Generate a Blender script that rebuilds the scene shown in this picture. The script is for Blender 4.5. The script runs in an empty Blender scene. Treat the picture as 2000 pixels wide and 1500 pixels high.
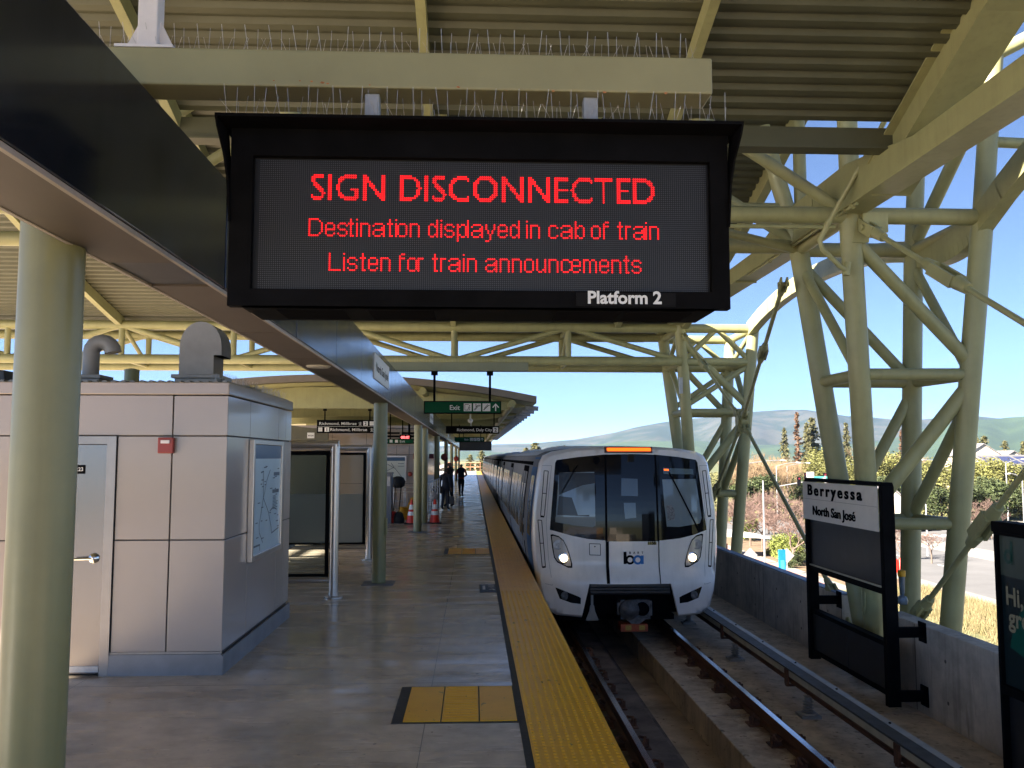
import bpy, bmesh, math, random
from mathutils import Vector, Matrix
random.seed(7)
S = bpy.context.scene
COL = S.collection
# ------------------------------------------------------------------ camera
FPX, CAMH = 1720.0, 1.95
PH = math.radians(4.7526); TH = math.radians(2.4882)
CF = Vector((math.sin(TH)*math.cos(PH), math.cos(TH)*math.cos(PH), math.sin(PH)))
CR = Vector((math.cos(TH), -math.sin(TH), 0))
CU = CR.cross(CF)
CAM = Vector((0, 0, CAMH))
cd = bpy.data.cameras.new('camera'); co = bpy.data.objects.new('camera', cd); COL.objects.link(co)
cd.sensor_width = 36; cd.lens = 36*FPX/2000; cd.clip_start = 0.05; cd.clip_end = 30000
co.matrix_world = Matrix(((CR.x, CU.x, -CF.x, 0), (CR.y, CU.y, -CF.y, 0), (CR.z, CU.z, -CF.z, CAMH), (0, 0, 0, 1)))
S.camera = co
# ------------------------------------------------------------------ light
SUNV = Vector((-0.75, -0.40, 0.50)).normalized()
EL = math.asin(SUNV.z); AZ = math.atan2(SUNV.x, SUNV.y)
w = bpy.data.worlds.new('World'); S.world = w; w.use_nodes = True
nt = w.node_tree; bg = nt.nodes['Background']
sky = nt.nodes.new('ShaderNodeTexSky'); sky.sky_type = 'NISHITA'; sky.sun_disc = False
sky.sun_elevation = EL; sky.sun_rotation = AZ; sky.altitude = 3000; sky.air_density = 0.42; sky.dust_density = 0.0; sky.ozone_density = 1.3
tcw = nt.nodes.new('ShaderNodeTexCoord'); mpw = nt.nodes.new('ShaderNodeMapping'); mpw.inputs['Scale'].default_value = (5, 5, 42); nt.links.new(tcw.outputs['Generated'], mpw.inputs[0])
now = nt.nodes.new('ShaderNodeTexNoise'); now.inputs['Scale'].default_value = 1.5; now.inputs['Detail'].default_value = 6; nt.links.new(mpw.outputs[0], now.inputs['Vector'])
rpw = nt.nodes.new('ShaderNodeValToRGB'); rpw.color_ramp.elements[0].position = .60; rpw.color_ramp.elements[1].position = .80; nt.links.new(now.outputs['Fac'], rpw.inputs[0])
spw = nt.nodes.new('ShaderNodeSeparateXYZ'); nt.links.new(tcw.outputs['Generated'], spw.inputs[0])
bnd = nt.nodes.new('ShaderNodeValToRGB'); nt.links.new(spw.outputs[2], bnd.inputs[0]); bnd.color_ramp.elements[0].position = .03; bnd.color_ramp.elements[0].color = (0, 0, 0, 1); bnd.color_ramp.elements[1].position = .07; bnd.color_ramp.elements[1].color = (.5, .5, .5, 1)
e_ = bnd.color_ramp.elements.new(.14); e_.color = (0, 0, 0, 1)
mul = nt.nodes.new('ShaderNodeMath'); mul.operation = 'MULTIPLY'; nt.links.new(rpw.outputs[0], mul.inputs[0]); nt.links.new(bnd.outputs[0], mul.inputs[1])
mxw = nt.nodes.new('ShaderNodeMix'); mxw.data_type = 'RGBA'; nt.links.new(mul.outputs[0], mxw.inputs['Factor']); nt.links.new(sky.outputs[0], mxw.inputs['A']); mxw.inputs['B'].default_value = (3.1, 2.9, 3.2, 1)
nt.links.new(mxw.outputs['Result'], bg.inputs[0]); bg.inputs[1].default_value = 0.05
sl = bpy.data.lights.new('sun', 'SUN'); sl.energy = 5.0; sl.angle = math.radians(0.53); sl.color = (1, .91, .77)
so = bpy.data.objects.new('sun', sl); COL.objects.link(so)
so.rotation_euler = (-SUNV).to_track_quat('-Z', 'Y').to_euler(); so.location = (-30, -30, 40)
S.view_settings.view_transform = 'Standard'; S.view_settings.look = 'None'
S.view_settings.exposure = 2.85; S.view_settings.gamma = 1
S.cycles.max_bounces = 12; S.cycles.diffuse_bounces = 6; S.cycles.glossy_bounces = 5

def at(px, py, X=None, Y=None, Z=None):
    "world point seen at photo pixel (px,py) on the plane X=, Y= or Z="
    d = CF + CR*((px-1000)/FPX) - CU*((py-750)/FPX)
    t = X/d.x if X is not None else Y/d.y if Y is not None else (Z-CAMH)/d.z
    return CAM + d*t
# ------------------------------------------------------------------ materials
def mat(name, col, rough=.5, metal=0, var=.12, scale=4, bump=0, bscale=40, coat=0, spec=.5, emit=None, es=0,
        streak=0, stretch=(1, 1, 1), col2=None, thr=None, rvar=0, alpha=1, trans=0):
    m = bpy.data.materials.new(name); m.use_nodes = True
    n = m.node_tree.nodes; L = m.node_tree.links; b = n['Principled BSDF']
    b.inputs['Base Color'].default_value = (*col, 1); b.inputs['Roughness'].default_value = rough
    b.inputs['Metallic'].default_value = metal; b.inputs['Coat Weight'].default_value = coat
    b.inputs['Coat Roughness'].default_value = .12; b.inputs['Specular IOR Level'].default_value = spec
    b.inputs['Alpha'].default_value = alpha; b.inputs['Transmission Weight'].default_value = trans
    if emit: b.inputs['Emission Color'].default_value = (*emit, 1); b.inputs['Emission Strength'].default_value = es
    if var or bump or streak or col2 or rvar:
        tc = n.new('ShaderNodeTexCoord'); mp = n.new('ShaderNodeMapping'); L.new(tc.outputs['Object'], mp.inputs[0])
        mp.inputs['Scale'].default_value = stretch
        no = n.new('ShaderNodeTexNoise'); no.inputs['Scale'].default_value = scale; no.inputs['Detail'].default_value = 7
        no.inputs['Roughness'].default_value = .62
        L.new(mp.outputs[0], no.inputs['Vector'])
        rp = n.new('ShaderNodeValToRGB'); L.new(no.outputs['Fac'], rp.inputs[0])
        c2 = col2 if col2 else tuple(c*(1-var*1.6) for c in col)
        c1 = col if col2 else tuple(min(1, c*(1+var)) for c in col)
        t = thr or (.32, .68)
        rp.color_ramp.elements[0].position = t[0]; rp.color_ramp.elements[1].position = t[1]
        rp.color_ramp.elements[0].color = (*c2, 1); rp.color_ramp.elements[1].color = (*c1, 1)
        out = rp.outputs[0]
        if streak:
            m2 = n.new('ShaderNodeMapping'); L.new(tc.outputs['Object'], m2.inputs[0]); m2.inputs['Scale'].default_value = (7, 7, .35)
            n2 = n.new('ShaderNodeTexNoise'); n2.inputs['Scale'].default_value = 1.6; n2.inputs['Detail'].default_value = 5; L.new(m2.outputs[0], n2.inputs['Vector'])
            r2 = n.new('ShaderNodeValToRGB'); r2.color_ramp.elements[0].position = .5; r2.color_ramp.elements[1].position = .75; L.new(n2.outputs['Fac'], r2.inputs[0])
            r2.color_ramp.elements[0].color = (1, 1, 1, 1); r2.color_ramp.elements[1].color = (1-streak,)*3+(1,)
            mx = n.new('ShaderNodeMix'); mx.data_type = 'RGBA'; mx.blend_type = 'MULTIPLY'; mx.inputs['Factor'].default_value = 1
            L.new(out, mx.inputs['A']); L.new(r2.outputs[0], mx.inputs['B']); out = mx.outputs['Result']
        L.new(out, b.inputs['Base Color'])
        if rvar:
            mr = n.new('ShaderNodeMapRange'); L.new(no.outputs['Fac'], mr.inputs[0])
            mr.inputs['From Min'].default_value = .3; mr.inputs['From Max'].default_value = .7
            mr.inputs['To Min'].default_value = max(.02, rough-rvar); mr.inputs['To Max'].default_value = min(1, rough+rvar)
            L.new(mr.outputs[0], b.inputs['Roughness'])
        if bump:
            nb = n.new('ShaderNodeTexNoise'); nb.inputs['Scale'].default_value = bscale; nb.inputs['Detail'].default_value = 4
            L.new(mp.outputs[0], nb.inputs['Vector'])
            bp = n.new('ShaderNodeBump'); bp.inputs['Strength'].default_value = bump; bp.inputs['Distance'].default_value = .02
            L.new(nb.outputs['Fac'], bp.inputs['Height']); L.new(bp.outputs[0], b.inputs['Normal'])
    return m
M = {}
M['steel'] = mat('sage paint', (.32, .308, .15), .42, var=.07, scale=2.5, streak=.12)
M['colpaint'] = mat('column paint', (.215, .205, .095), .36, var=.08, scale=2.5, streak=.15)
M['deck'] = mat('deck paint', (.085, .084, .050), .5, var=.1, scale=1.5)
M['fascia'] = mat('blue grey metal panel', (.068, .08, .108), .17, metal=.85, var=.10, scale=3, streak=.2, rvar=.04)
M['soffit'] = mat('brown soffit', (.09, .069, .055), .55, var=.08, scale=2)
M['trim'] = mat('soffit trim', (.36, .31, .27), .5)
M['panel'] = mat('rose grey panel', (.335, .275, .238), .28, var=.025, scale=.8, coat=.5, bump=.006, bscale=2)
M['joint'] = mat('panel joint', (.10, .085, .075), .7)
M['concrete'] = mat('concrete', (.52, .46, .39), .85, var=.2, scale=2.2, bump=.25, bscale=30, streak=.3)
M['conc2'] = mat('trackway concrete', (.50, .40, .31), .85, var=.28, scale=1.7, bump=.25, bscale=26)
M['plinthside'] = mat('pale plinth', (.55, .465, .37), .85, var=.25, scale=2.5, bump=.2, streak=.45)
M['stainless'] = mat('brushed stainless', (.56, .51, .47), .3, metal=.75, var=.04, scale=3, stretch=(40, 40, 1))
M['doorsteel'] = mat('brushed door steel', (.20, .185, .175), .22, metal=.9, var=.03, scale=3, stretch=(30, 30, 1))
M['chrome'] = mat('polished metal', (.75, .74, .72), .15, metal=1, var=0)
M['black'] = mat('black metal', (.004, .004, .005), .7, var=.3, scale=6, spec=.06)
M['dark'] = mat('charcoal panel', (.02, .02, .023), .4, var=.2, scale=5, streak=.2)
M['rubber'] = mat('black rubber', (.02, .02, .022), .8, var=.3)
M['yellow'] = mat('yellow tactile', (.95, .48, .01), .34, var=.08, scale=3, bump=.03, col2=(.86, .41, .012), thr=(.28, .6))
M['edge'] = mat('dark edge strip', (.035, .036, .04), .6, var=.3, scale=20)
M['white'] = mat('white sign face', (.72, .67, .62), .45, var=.04)
M['wht'] = mat('white lettering', (.74, .74, .74), .5, var=0)
M['lavpost'] = mat('pale post paint', (.62, .60, .63), .4, var=.06, scale=6)
M['green'] = mat('sign green', (.002, .075, .032), .6, var=.04, spec=.15)
M['rust'] = mat('rusty steel', (.13, .055, .03), .75, var=.35, scale=9, bump=.2)
M['railtop'] = mat('polished rail', (.55, .56, .60), .22, metal=1, var=.1)
M['railrust'] = mat('rail web', (.115, .05, .03), .7, var=.3, scale=6, stretch=(3, .4, 3))
M['cover'] = mat('third rail cover', (.42, .43, .45), .45, var=.12, scale=5)
M['coverside'] = mat('cover dark side', (.06, .06, .062), .6, var=.25, scale=8)
M['cream'] = mat('cream strip', (.45, .42, .33), .55, var=.15)
M['trainwhite'] = mat('train white', (.86, .81, .78), .28, var=.03, coat=.4, streak=.07)
M['trainsilver'] = mat('train aluminium', (.20, .205, .22), .6, var=.07, scale=2, spec=0)
M['trainblue'] = mat('train blue', (.05, .12, .25), .55, var=.04, spec=.02)
M['trainroof'] = mat('train roof', (.55, .57, .60), .6, var=.08, spec=.15)
M['frit'] = mat('black glass band', (.006, .007, .010), .06, var=0, spec=.3)
M['panedark'] = mat('dark door pane', (.075, .095, .11), .08, var=0, coat=.3)
M['pane'] = mat('daylit windscreen', (.20, .245, .27), .08, var=0, coat=.3)  # grey-blue colour stands in for daylight seen through the cab glass
M['glassdark'] = mat('dark train window', (.008, .009, .011), .16, var=0, spec=.03)
M['seam'] = mat('black seam', (.008, .008, .01), .65, var=0, spec=0)
M['lens'] = mat('headlamp lens', (.55, .51, .47), .1, var=0, coat=1)
M['lamp'] = mat('lit headlamp', (1, .9, .75), .3, var=0, emit=(1, .78, .48), es=1.2)
M['amber'] = mat('amber led', (.3, .08, 0), .4, var=0, emit=(1, .11, .003), es=.42)
M['orangebox'] = mat('orange box', (.42, .075, .02), .5, var=.25, scale=20)
M['coupler'] = mat('coupler steel', (.13, .13, .14), .55, metal=.5, var=.35, scale=14)
M['ledbg'] = mat('led board', (.010, .010, .011), .42, var=.2, scale=2, spec=.3)
M['leddot'] = mat('unlit led', (.055, .055, .06), .35, var=0)
M['ledon'] = mat('lit red led', (.6, .02, .02), .4, var=0, emit=(1, .004, .007), es=.37)
M['red'] = mat('red enamel', (.26, .028, .02), .4, var=.05)
M['darkred'] = mat('dark red box', (.15, .012, .022), .45, var=.05)
M['blue'] = mat('map blue', (.02, .07, .16), .3, var=0)
M['logoblue'] = mat('logo blue', (.0, .145, .47), .35, var=0)
M['gold'] = mat('gold number plate', (.33, .25, .06), .4, var=.1)
M['map'] = mat('map sheet', (.48, .60, .66), .3, var=.03, coat=.15)
M['mapink'] = mat('map ink', (.10, .13, .16), .5, var=0)
M['maplite'] = mat('pale map', (.50, .55, .53), .35, var=.03)
M['orange'] = mat('cone orange', (.72, .035, .015), .5, var=.05)
M['reflect'] = mat('reflective white', (.78, .78, .78), .35, var=0)
M['ylw'] = mat('bucket yellow', (.70, .36, .02), .45, var=.05)
M['bluegrey'] = mat('blue grey cabinet', (.13, .14, .17), .5, var=.06)
M['galv'] = mat('galvanised', (.40, .40, .41), .45, metal=.55, var=.12, scale=10)
M['ventgrey'] = mat('grey vent', (.30, .285, .27), .5, metal=.2, var=.1, scale=3)
M['canopyedge'] = mat('canopy fascia', (.19, .165, .15), .5, var=.05)
M['skin'] = mat('skin', (.20, .10, .06), .5, var=0)
M['hair'] = mat('hair', (.012, .01, .01), .6, var=0)
M['navy'] = mat('navy cloth', (.018, .022, .04), .85, var=.2)
M['blk'] = mat('black cloth', (.012, .012, .014), .85, var=.2)
M['redcl'] = mat('red cloth', (.5, .03, .03), .8, var=.1)
M['shoe'] = mat('black shoe', (.01, .01, .01), .5, var=0)
def glass(name, tint, k, rough=.03):
    m = bpy.data.materials.new(name); m.use_nodes = True; n = m.node_tree.nodes; L = m.node_tree.links
    b = n['Principled BSDF']; b.inputs['Base Color'].default_value = (*tint, 1); b.inputs['Roughness'].default_value = rough
    tr = n.new('ShaderNodeBsdfTransparent'); tr.inputs[0].default_value = (.86, .9, .9, 1)
    mx = n.new('ShaderNodeMixShader'); mx.inputs[0].default_value = k
    L.new(tr.outputs[0], mx.inputs[1]); L.new(b.outputs[0], mx.inputs[2]); L.new(mx.outputs[0], n['Material Output'].inputs[0])
    return m
M['glass'] = glass('shelter glass', (.06, .08, .09), .13)
M['frost'] = glass('frosted lower glass', (.36, .37, .34), .85, .4)
# polished platform concrete: slab joints, cloudy wear, streaky sheen
def floor_mat():
    m = mat('polished platform concrete', (.60, .50, .385), .3, var=.2, spec=.4, scale=1.1, bump=.0)
    n = m.node_tree.nodes; L = m.node_tree.links; b = n['Principled BSDF']
    tc = [x for x in n if x.type == 'TEX_COORD'][0]
    base = b.inputs['Base Color'].links[0].from_socket
    n1 = n.new('ShaderNodeTexNoise'); n1.inputs['Scale'].default_value = 5; n1.inputs['Detail'].default_value = 8; n1.inputs['Roughness'].default_value = .7
    mp = n.new('ShaderNodeMapping'); mp.inputs['Scale'].default_value = (.8, 1.1, 1); L.new(tc.outputs['Object'], mp.inputs[0]); L.new(mp.outputs[0], n1.inputs['Vector'])
    rp = n.new('ShaderNodeValToRGB'); rp.color_ramp.elements[0].position = .33; rp.color_ramp.elements[1].position = .62
    rp.color_ramp.elements[0].color = (.78, .76, .74, 1); rp.color_ramp.elements[1].color = (1.08, 1.06, 1.04, 1); L.new(n1.outputs['Fac'], rp.inputs[0])
    mx = n.new('ShaderNodeMix'); mx.data_type = 'RGBA'; mx.blend_type = 'MULTIPLY'; mx.inputs['Factor'].default_value = 1
    L.new(base, mx.inputs['A']); L.new(rp.outputs[0], mx.inputs['B'])
    sp = n.new('ShaderNodeSeparateXYZ'); L.new(tc.outputs['Object'], sp.inputs[0])
    def joint(sock, period, off, half):
        a = n.new('ShaderNodeMath'); a.operation = 'ADD'; a.inputs[1].default_value = off; L.new(sock, a.inputs[0])
        p = n.new('ShaderNodeMath'); p.operation = 'PINGPONG'; p.inputs[1].default_value = period/2; L.new(a.outputs[0], p.inputs[0])
        c = n.new('ShaderNodeMath'); c.operation = 'LESS_THAN'; c.inputs[1].default_value = half; L.new(p.outputs[0], c.inputs[0]); return c.outputs[0]
    j1 = joint(sp.outputs[1], 4.05, -7.85+4.05*3, .006); j2 = joint(sp.outputs[0], 3.05, 3.4, .0035)
    mm = n.new('ShaderNodeMath'); mm.operation = 'MAXIMUM'; L.new(j1, mm.inputs[0]); L.new(j2, mm.inputs[1])
    mj = n.new('ShaderNodeMix'); mj.data_type = 'RGBA'; L.new(mm.outputs[0], mj.inputs['Factor']); L.new(mx.outputs['Result'], mj.inputs['A'])
    mj.inputs['B'].default_value = (.20, .175, .15, 1); L.new(mj.outputs['Result'], b.inputs['Base Color'])
    n3 = n.new('ShaderNodeTexNoise'); n3.inputs['Scale'].default_value = 2.2; n3.inputs['Detail'].default_value = 6
    m3 = n.new('ShaderNodeMapping'); m3.inputs['Scale'].default_value = (.35, 1.6, 1); L.new(tc.outputs['Object'], m3.inputs[0]); L.new(m3.outputs[0], n3.inputs['Vector'])
    mr = n.new('ShaderNodeMapRange'); mr.inputs['From Min'].default_value = .3; mr.inputs['From Max'].default_value = .7
    mr.inputs['To Min'].default_value = .09; mr.inputs['To Max'].default_value = .36; L.new(n3.outputs['Fac'], mr.inputs[0]); L.new(mr.outputs[0], b.inputs['Roughness'])
    bp = n.new('ShaderNodeBump'); bp.inputs['Strength'].default_value = .05; bp.inputs['Distance'].default_value = .01
    L.new(n3.outputs['Fac'], bp.inputs['Height']); L.new(bp.outputs[0], b.inputs['Normal'])
    return m
M['floor'] = floor_mat()
def specks(m, scale, lo, hi, col, stretch=(1, 1, 1)):
    "sparse scuffs and gum spots that belong to the surface"
    n = m.node_tree.nodes; L = m.node_tree.links; b = n['Principled BSDF']; src = b.inputs['Base Color'].links[0].from_socket
    tc = [x for x in n if x.type == 'TEX_COORD'][0]; mp = n.new('ShaderNodeMapping'); mp.inputs['Scale'].default_value = stretch; L.new(tc.outputs['Object'], mp.inputs[0])
    no = n.new('ShaderNodeTexNoise'); no.inputs['Scale'].default_value = scale; no.inputs['Detail'].default_value = 3; L.new(mp.outputs[0], no.inputs['Vector'])
    rp = n.new('ShaderNodeValToRGB'); rp.color_ramp.elements[0].position = lo; rp.color_ramp.elements[1].position = hi; L.new(no.outputs['Fac'], rp.inputs[0])
    mx = n.new('ShaderNodeMix'); mx.data_type = 'RGBA'; L.new(rp.outputs[0], mx.inputs['Factor']); L.new(src, mx.inputs['A']); mx.inputs['B'].default_value = (*col, 1); L.new(mx.outputs['Result'], b.inputs['Base Color'])
specks(M['floor'], 16, .70, .74, (.16, .13, .11)); specks(M['floor'], 5, .66, .80, (.30, .24, .19), (.5, 2.2, 1))
specks(M['yellow'], 11, .67, .74, (.34, .17, .02), (1, .5, 1)); specks(M['yellow'], 28, .70, .73, (.12, .07, .02))
specks(M['conc2'], 14, .68, .72, (.14, .10, .07)); specks(M['concrete'], 3, .60, .78, (.27, .23, .19), (2.5, 2.5, .5))
# ------------------------------------------------------------------ mesh helper
def ortho(d):
    d = d.normalized(); a = Vector((0, 0, 1)) if abs(d.z) < .9 else Vector((1, 0, 0))
    u = d.cross(a).normalized(); return u, d.cross(u).normalized()
class MB:
    def __init__(s): s.v = []; s.f = []
    def add(s, vs, fs):
        n = len(s.v); s.v += [Vector(p) for p in vs]; s.f += [tuple(i+n for i in f) for f in fs]; return s
    def box(s, x0, x1, y0, y1, z0, z1):
        return s.add([(x0,y0,z0),(x1,y0,z0),(x1,y1,z0),(x0,y1,z0),(x0,y0,z1),(x1,y0,z1),(x1,y1,z1),(x0,y1,z1)],
                     [(0,3,2,1),(4,5,6,7),(0,1,5,4),(1,2,6,5),(2,3,7,6),(3,0,4,7)])
    def bar(s, p, q, wd, ht, up=(0, 0, 1)):
        p = Vector(p); q = Vector(q); d = (q-p).normalized(); up = Vector(up); r = d.cross(up).normalized(); u = r.cross(d)
        a = r*wd/2; b = u*ht/2
        return s.add([p-a-b,p+a-b,p+a+b,p-a+b,q-a-b,q+a-b,q+a+b,q-a+b],[(0,1,2,3),(7,6,5,4),(0,4,5,1),(1,5,6,2),(2,6,7,3),(3,7,4,0)])
    def tube(s, p, q, r, n=14, r2=None, cap=True):
        p = Vector(p); q = Vector(q); r2 = r if r2 is None else r2; u, v = ortho(q-p); vs = []
        for c, rr in ((p, r), (q, r2)):
            for i in range(n):
                a = 2*math.pi*i/n; vs.append(c+u*math.cos(a)*rr+v*math.sin(a)*rr)
        fs = [(i, (i+1) % n, n+(i+1) % n, n+i) for i in range(n)]
        if cap: fs += [tuple(range(n))[::-1], tuple(range(n, 2*n))]
        return s.add(vs, fs)
    def path(s, pts, r, n=8):
        pts = [Vector(p) for p in pts]; vs = []; fs = []; rs = r if isinstance(r, (list, tuple)) else [r]*len(pts)
        u = None
        for i, p in enumerate(pts):
            d = (pts[min(i+1, len(pts)-1)]-pts[max(i-1, 0)]).normalized()
            if u is None: u, v = ortho(d)
            else: u = (u-d*u.dot(d)).normalized(); v = d.cross(u)
            vs += [p+u*math.cos(2*math.pi*k/n)*rs[i]+v*math.sin(2*math.pi*k/n)*rs[i] for k in range(n)]
        for i in range(len(pts)-1):
            fs += [(i*n+k, i*n+(k+1) % n, (i+1)*n+(k+1) % n, (i+1)*n+k) for k in range(n)]
        fs += [tuple(range(n))[::-1], tuple(range((len(pts)-1)*n, len(pts)*n))]
        return s.add(vs, fs)
    def prism(s, poly, o, u, v, ext):
        o = Vector(o); u = Vector(u); v = Vector(v); ext = Vector(ext); n = len(poly)
        a = [o+u*p[0]+v*p[1] for p in poly]; b = [p+ext for p in a]
        return s.add(a+b, [tuple(range(n))[::-1], tuple(range(n, 2*n))]+[(i, (i+1) % n, n+(i+1) % n, n+i) for i in range(n)])
    def flat(s, poly, o, u, v):
        o = Vector(o); u = Vector(u); v = Vector(v)
        return s.add([o+u*p[0]+v*p[1] for p in poly], [tuple(range(len(poly)))])
    def quad(s, a, b, c, d): return s.add([a, b, c, d], [(0, 1, 2, 3)])
    def lathe(s, prof, o, n=20, ax=(0, 0, 1)):
        o = Vector(o); d = Vector(ax).normalized(); u, v = ortho(d); vs = []; fs = []
        for r, z in prof:
            vs += [o+d*z+u*math.cos(2*math.pi*k/n)*r+v*math.sin(2*math.pi*k/n)*r for k in range(n)]
        for i in range(len(prof)-1):
            fs += [(i*n+k, i*n+(k+1) % n, (i+1)*n+(k+1) % n, (i+1)*n+k) for k in range(n)]
        fs += [tuple(range(n))[::-1], tuple(range((len(prof)-1)*n, len(prof)*n))]
        return s.add(vs, fs)
    def strokes(s, lines, wd, o, u, v):
        for ln in lines:
            for (a, b) in zip(ln[:-1], ln[1:]):
                dx, dy = b[0]-a[0], b[1]-a[1]; l = math.hypot(dx, dy) or 1; e = wd/2
                nx, ny = -dy/l*e, dx/l*e; tx, ty = dx/l*e*.5, dy/l*e*.5
                s.flat([(a[0]-tx+nx, a[1]-ty+ny), (a[0]-tx-nx, a[1]-ty-ny), (b[0]+tx-nx, b[1]+ty-ny), (b[0]+tx+nx, b[1]+ty+ny)], o, u, v)
        return s
    def ring(s, c, r0, r1, o, u, v, n=24, a0=0, a1=360):
        P = lambda r, a: (c[0]+r*math.cos(math.radians(a)), c[1]+r*math.sin(math.radians(a)))
        for i in range(n):
            p, q = a0+(a1-a0)*i/n, a0+(a1-a0)*(i+1)/n
            s.flat([P(r0, p), P(r1, p), P(r1, q), P(r0, q)], o, u, v)
        return s
    def text(s, t, cap, o, u, v, align='l', width=None, bold=0, spacing=1.0, depth=0):
        vs, fs, x0, x1 = text_geo(t, bold, spacing)
        k = cap/CAPH; kx = width/(x1-x0) if width else k
        off = {'l': -x0*kx, 'c': -(x0+x1)/2*kx, 'r': -x1*kx}[align]
        o = Vector(o); u = Vector(u); v = Vector(v); n = u.cross(v).normalized()
        s.add([o+u*(p[0]*kx+off)+v*(p[1]*k) for p in vs], fs)
        return s
    def build(s, name, m, parent=None, smooth=None, bevel=0, loc=None):
        me = bpy.data.meshes.new(name); off = ROOT.get(parent.name, Vector()) if parent else Vector(loc or (0, 0, 0))
        me.from_pydata([tuple(p-off) for p in s.v], [], s.f); me.validate(); me.update()
        o = bpy.data.objects.new(name, me); COL.objects.link(o)
        for x in (m if isinstance(m, (list, tuple)) else [m]): me.materials.append(M[x] if isinstance(x, str) else x)
        if parent: o.parent = parent
        else: o.location = off
        ROOT[o.name] = off
        if smooth:
            for p in me.polygons: p.use_smooth = True
            me.set_sharp_from_angle(angle=math.radians(smooth))
        if bevel:
            bm = bmesh.new(); bm.from_mesh(me); bmesh.ops.recalc_face_normals(bm, faces=bm.faces); bm.to_mesh(me); bm.free()
            bv = o.modifiers.new('bevel', 'BEVEL'); bv.width = bevel; bv.segments = 2; bv.limit_method = 'ANGLE'; bv.angle_limit = math.radians(40)
        return o
ROOT = {}
_tc = {}
def text_geo(t, bold=0, spacing=1.0):
    k = (t, bold, spacing)
    if k in _tc: return _tc[k]
    c = bpy.data.curves.new('txt', 'FONT'); c.body = t; c.size = 1; c.offset = bold; c.space_character = spacing; c.resolution_u = 3
    o = bpy.data.objects.new('txt', c); COL.objects.link(o); dg = bpy.context.evaluated_depsgraph_get()
    me = bpy.data.meshes.new_from_object(o.evaluated_get(dg))
    vs = [(p.co.x, p.co.y) for p in me.vertices]; fs = [tuple(p.vertices) for p in me.polygons]
    xs = [p[0] for p in vs]
    bpy.data.objects.remove(o); bpy.data.curves.remove(c); bpy.data.meshes.remove(me)
    _tc[k] = (vs, fs, min(xs), max(xs)); return _tc[k]
CAPH = max(p[1] for p in text_geo('H')[0])
def tag(o, label=None, cat=None, group=None, kind=None):
    if label: o['label'] = label
    if cat: o['category'] = cat
    if group: o['group'] = group
    if kind: o['kind'] = kind
    return o
def thing(name, label, cat, loc, group=None):
    o = bpy.data.objects.new(name, None); COL.objects.link(o); o.location = loc; o.empty_display_size = .2
    ROOT[o.name] = Vector(loc); return tag(o, label, cat, group)
def struct(o): o['kind'] = 'structure'; return o
def copy_tree(o, loc=None, rz=None, sc=None, label=None, group=None, parent=None):
    c = o.copy(); COL.objects.link(c)
    if parent: c.parent = parent
    for ch in list(o.children): copy_tree(ch, parent=c)
    if loc is not None: c.location = loc
    if rz is not None: c.rotation_euler = (0, 0, rz)
    if sc is not None: c.scale = sc if isinstance(sc, (tuple, list)) else (sc, sc, sc)
    if label: c['label'] = label
    if group: c['group'] = group
    ROOT[c.name] = Vector(c.location); return c
X, Y, Z = Vector((1, 0, 0)), Vector((0, 1, 0)), Vector((0, 0, 1))
# ================================================================== platform and trackway
def plinth_mat():
    "pale concrete with rust washed off the rail and dark grease beside it"
    m = mat('stained pale plinth', (.58, .47, .36), .85, var=.2, scale=2.5, bump=.2, streak=.3); n = m.node_tree.nodes; L = m.node_tree.links; b = n['Principled BSDF']
    base = b.inputs['Base Color'].links[0].from_socket; tc = [x for x in n if x.type == 'TEX_COORD'][0]
    sp = n.new('ShaderNodeSeparateXYZ'); L.new(tc.outputs['Object'], sp.inputs[0])
    d = n.new('ShaderNodeMath'); d.operation = 'SUBTRACT'; d.inputs[1].default_value = 3.42; L.new(sp.outputs[0], d.inputs[0])
    a = n.new('ShaderNodeMath'); a.operation = 'ABSOLUTE'; L.new(d.outputs[0], a.inputs[0])
    mr = n.new('ShaderNodeMapRange'); mr.inputs['From Min'].default_value = .05; mr.inputs['From Max'].default_value = .42; mr.inputs['To Min'].default_value = 1; mr.inputs['To Max'].default_value = 0; L.new(a.outputs[0], mr.inputs[0])
    no = n.new('ShaderNodeTexNoise'); no.inputs['Scale'].default_value = 3.3; no.inputs['Detail'].default_value = 7; no.inputs['Roughness'].default_value = .7; L.new(tc.outputs['Object'], no.inputs['Vector'])
    rp = n.new('ShaderNodeValToRGB'); rp.color_ramp.elements[0].position = .40; rp.color_ramp.elements[1].position = .62; L.new(no.outputs['Fac'], rp.inputs[0])
    mu = n.new('ShaderNodeMath'); mu.operation = 'MULTIPLY'; L.new(mr.outputs[0], mu.inputs[0]); L.new(rp.outputs[0], mu.inputs[1])
    mx = n.new('ShaderNodeMix'); mx.data_type = 'RGBA'; L.new(mu.outputs[0], mx.inputs['Factor']); L.new(base, mx.inputs['A']); mx.inputs['B'].default_value = (.16, .075, .045, 1)
    n2 = n.new('ShaderNodeTexNoise'); n2.inputs['Scale'].default_value = 9; n2.inputs['Detail'].default_value = 8; L.new(tc.outputs['Object'], n2.inputs['Vector'])
    r2 = n.new('ShaderNodeValToRGB'); r2.color_ramp.elements[0].position = .62; r2.color_ramp.elements[1].position = .72; L.new(n2.outputs['Fac'], r2.inputs[0])
    m2 = n.new('ShaderNodeMix'); m2.data_type = 'RGBA'; L.new(r2.outputs[0], m2.inputs['Factor']); L.new(mx.outputs['Result'], m2.inputs['A']); m2.inputs['B'].default_value = (.13, .10, .08, 1)
    L.new(m2.outputs['Result'], b.inputs['Base Color']); return m
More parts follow.
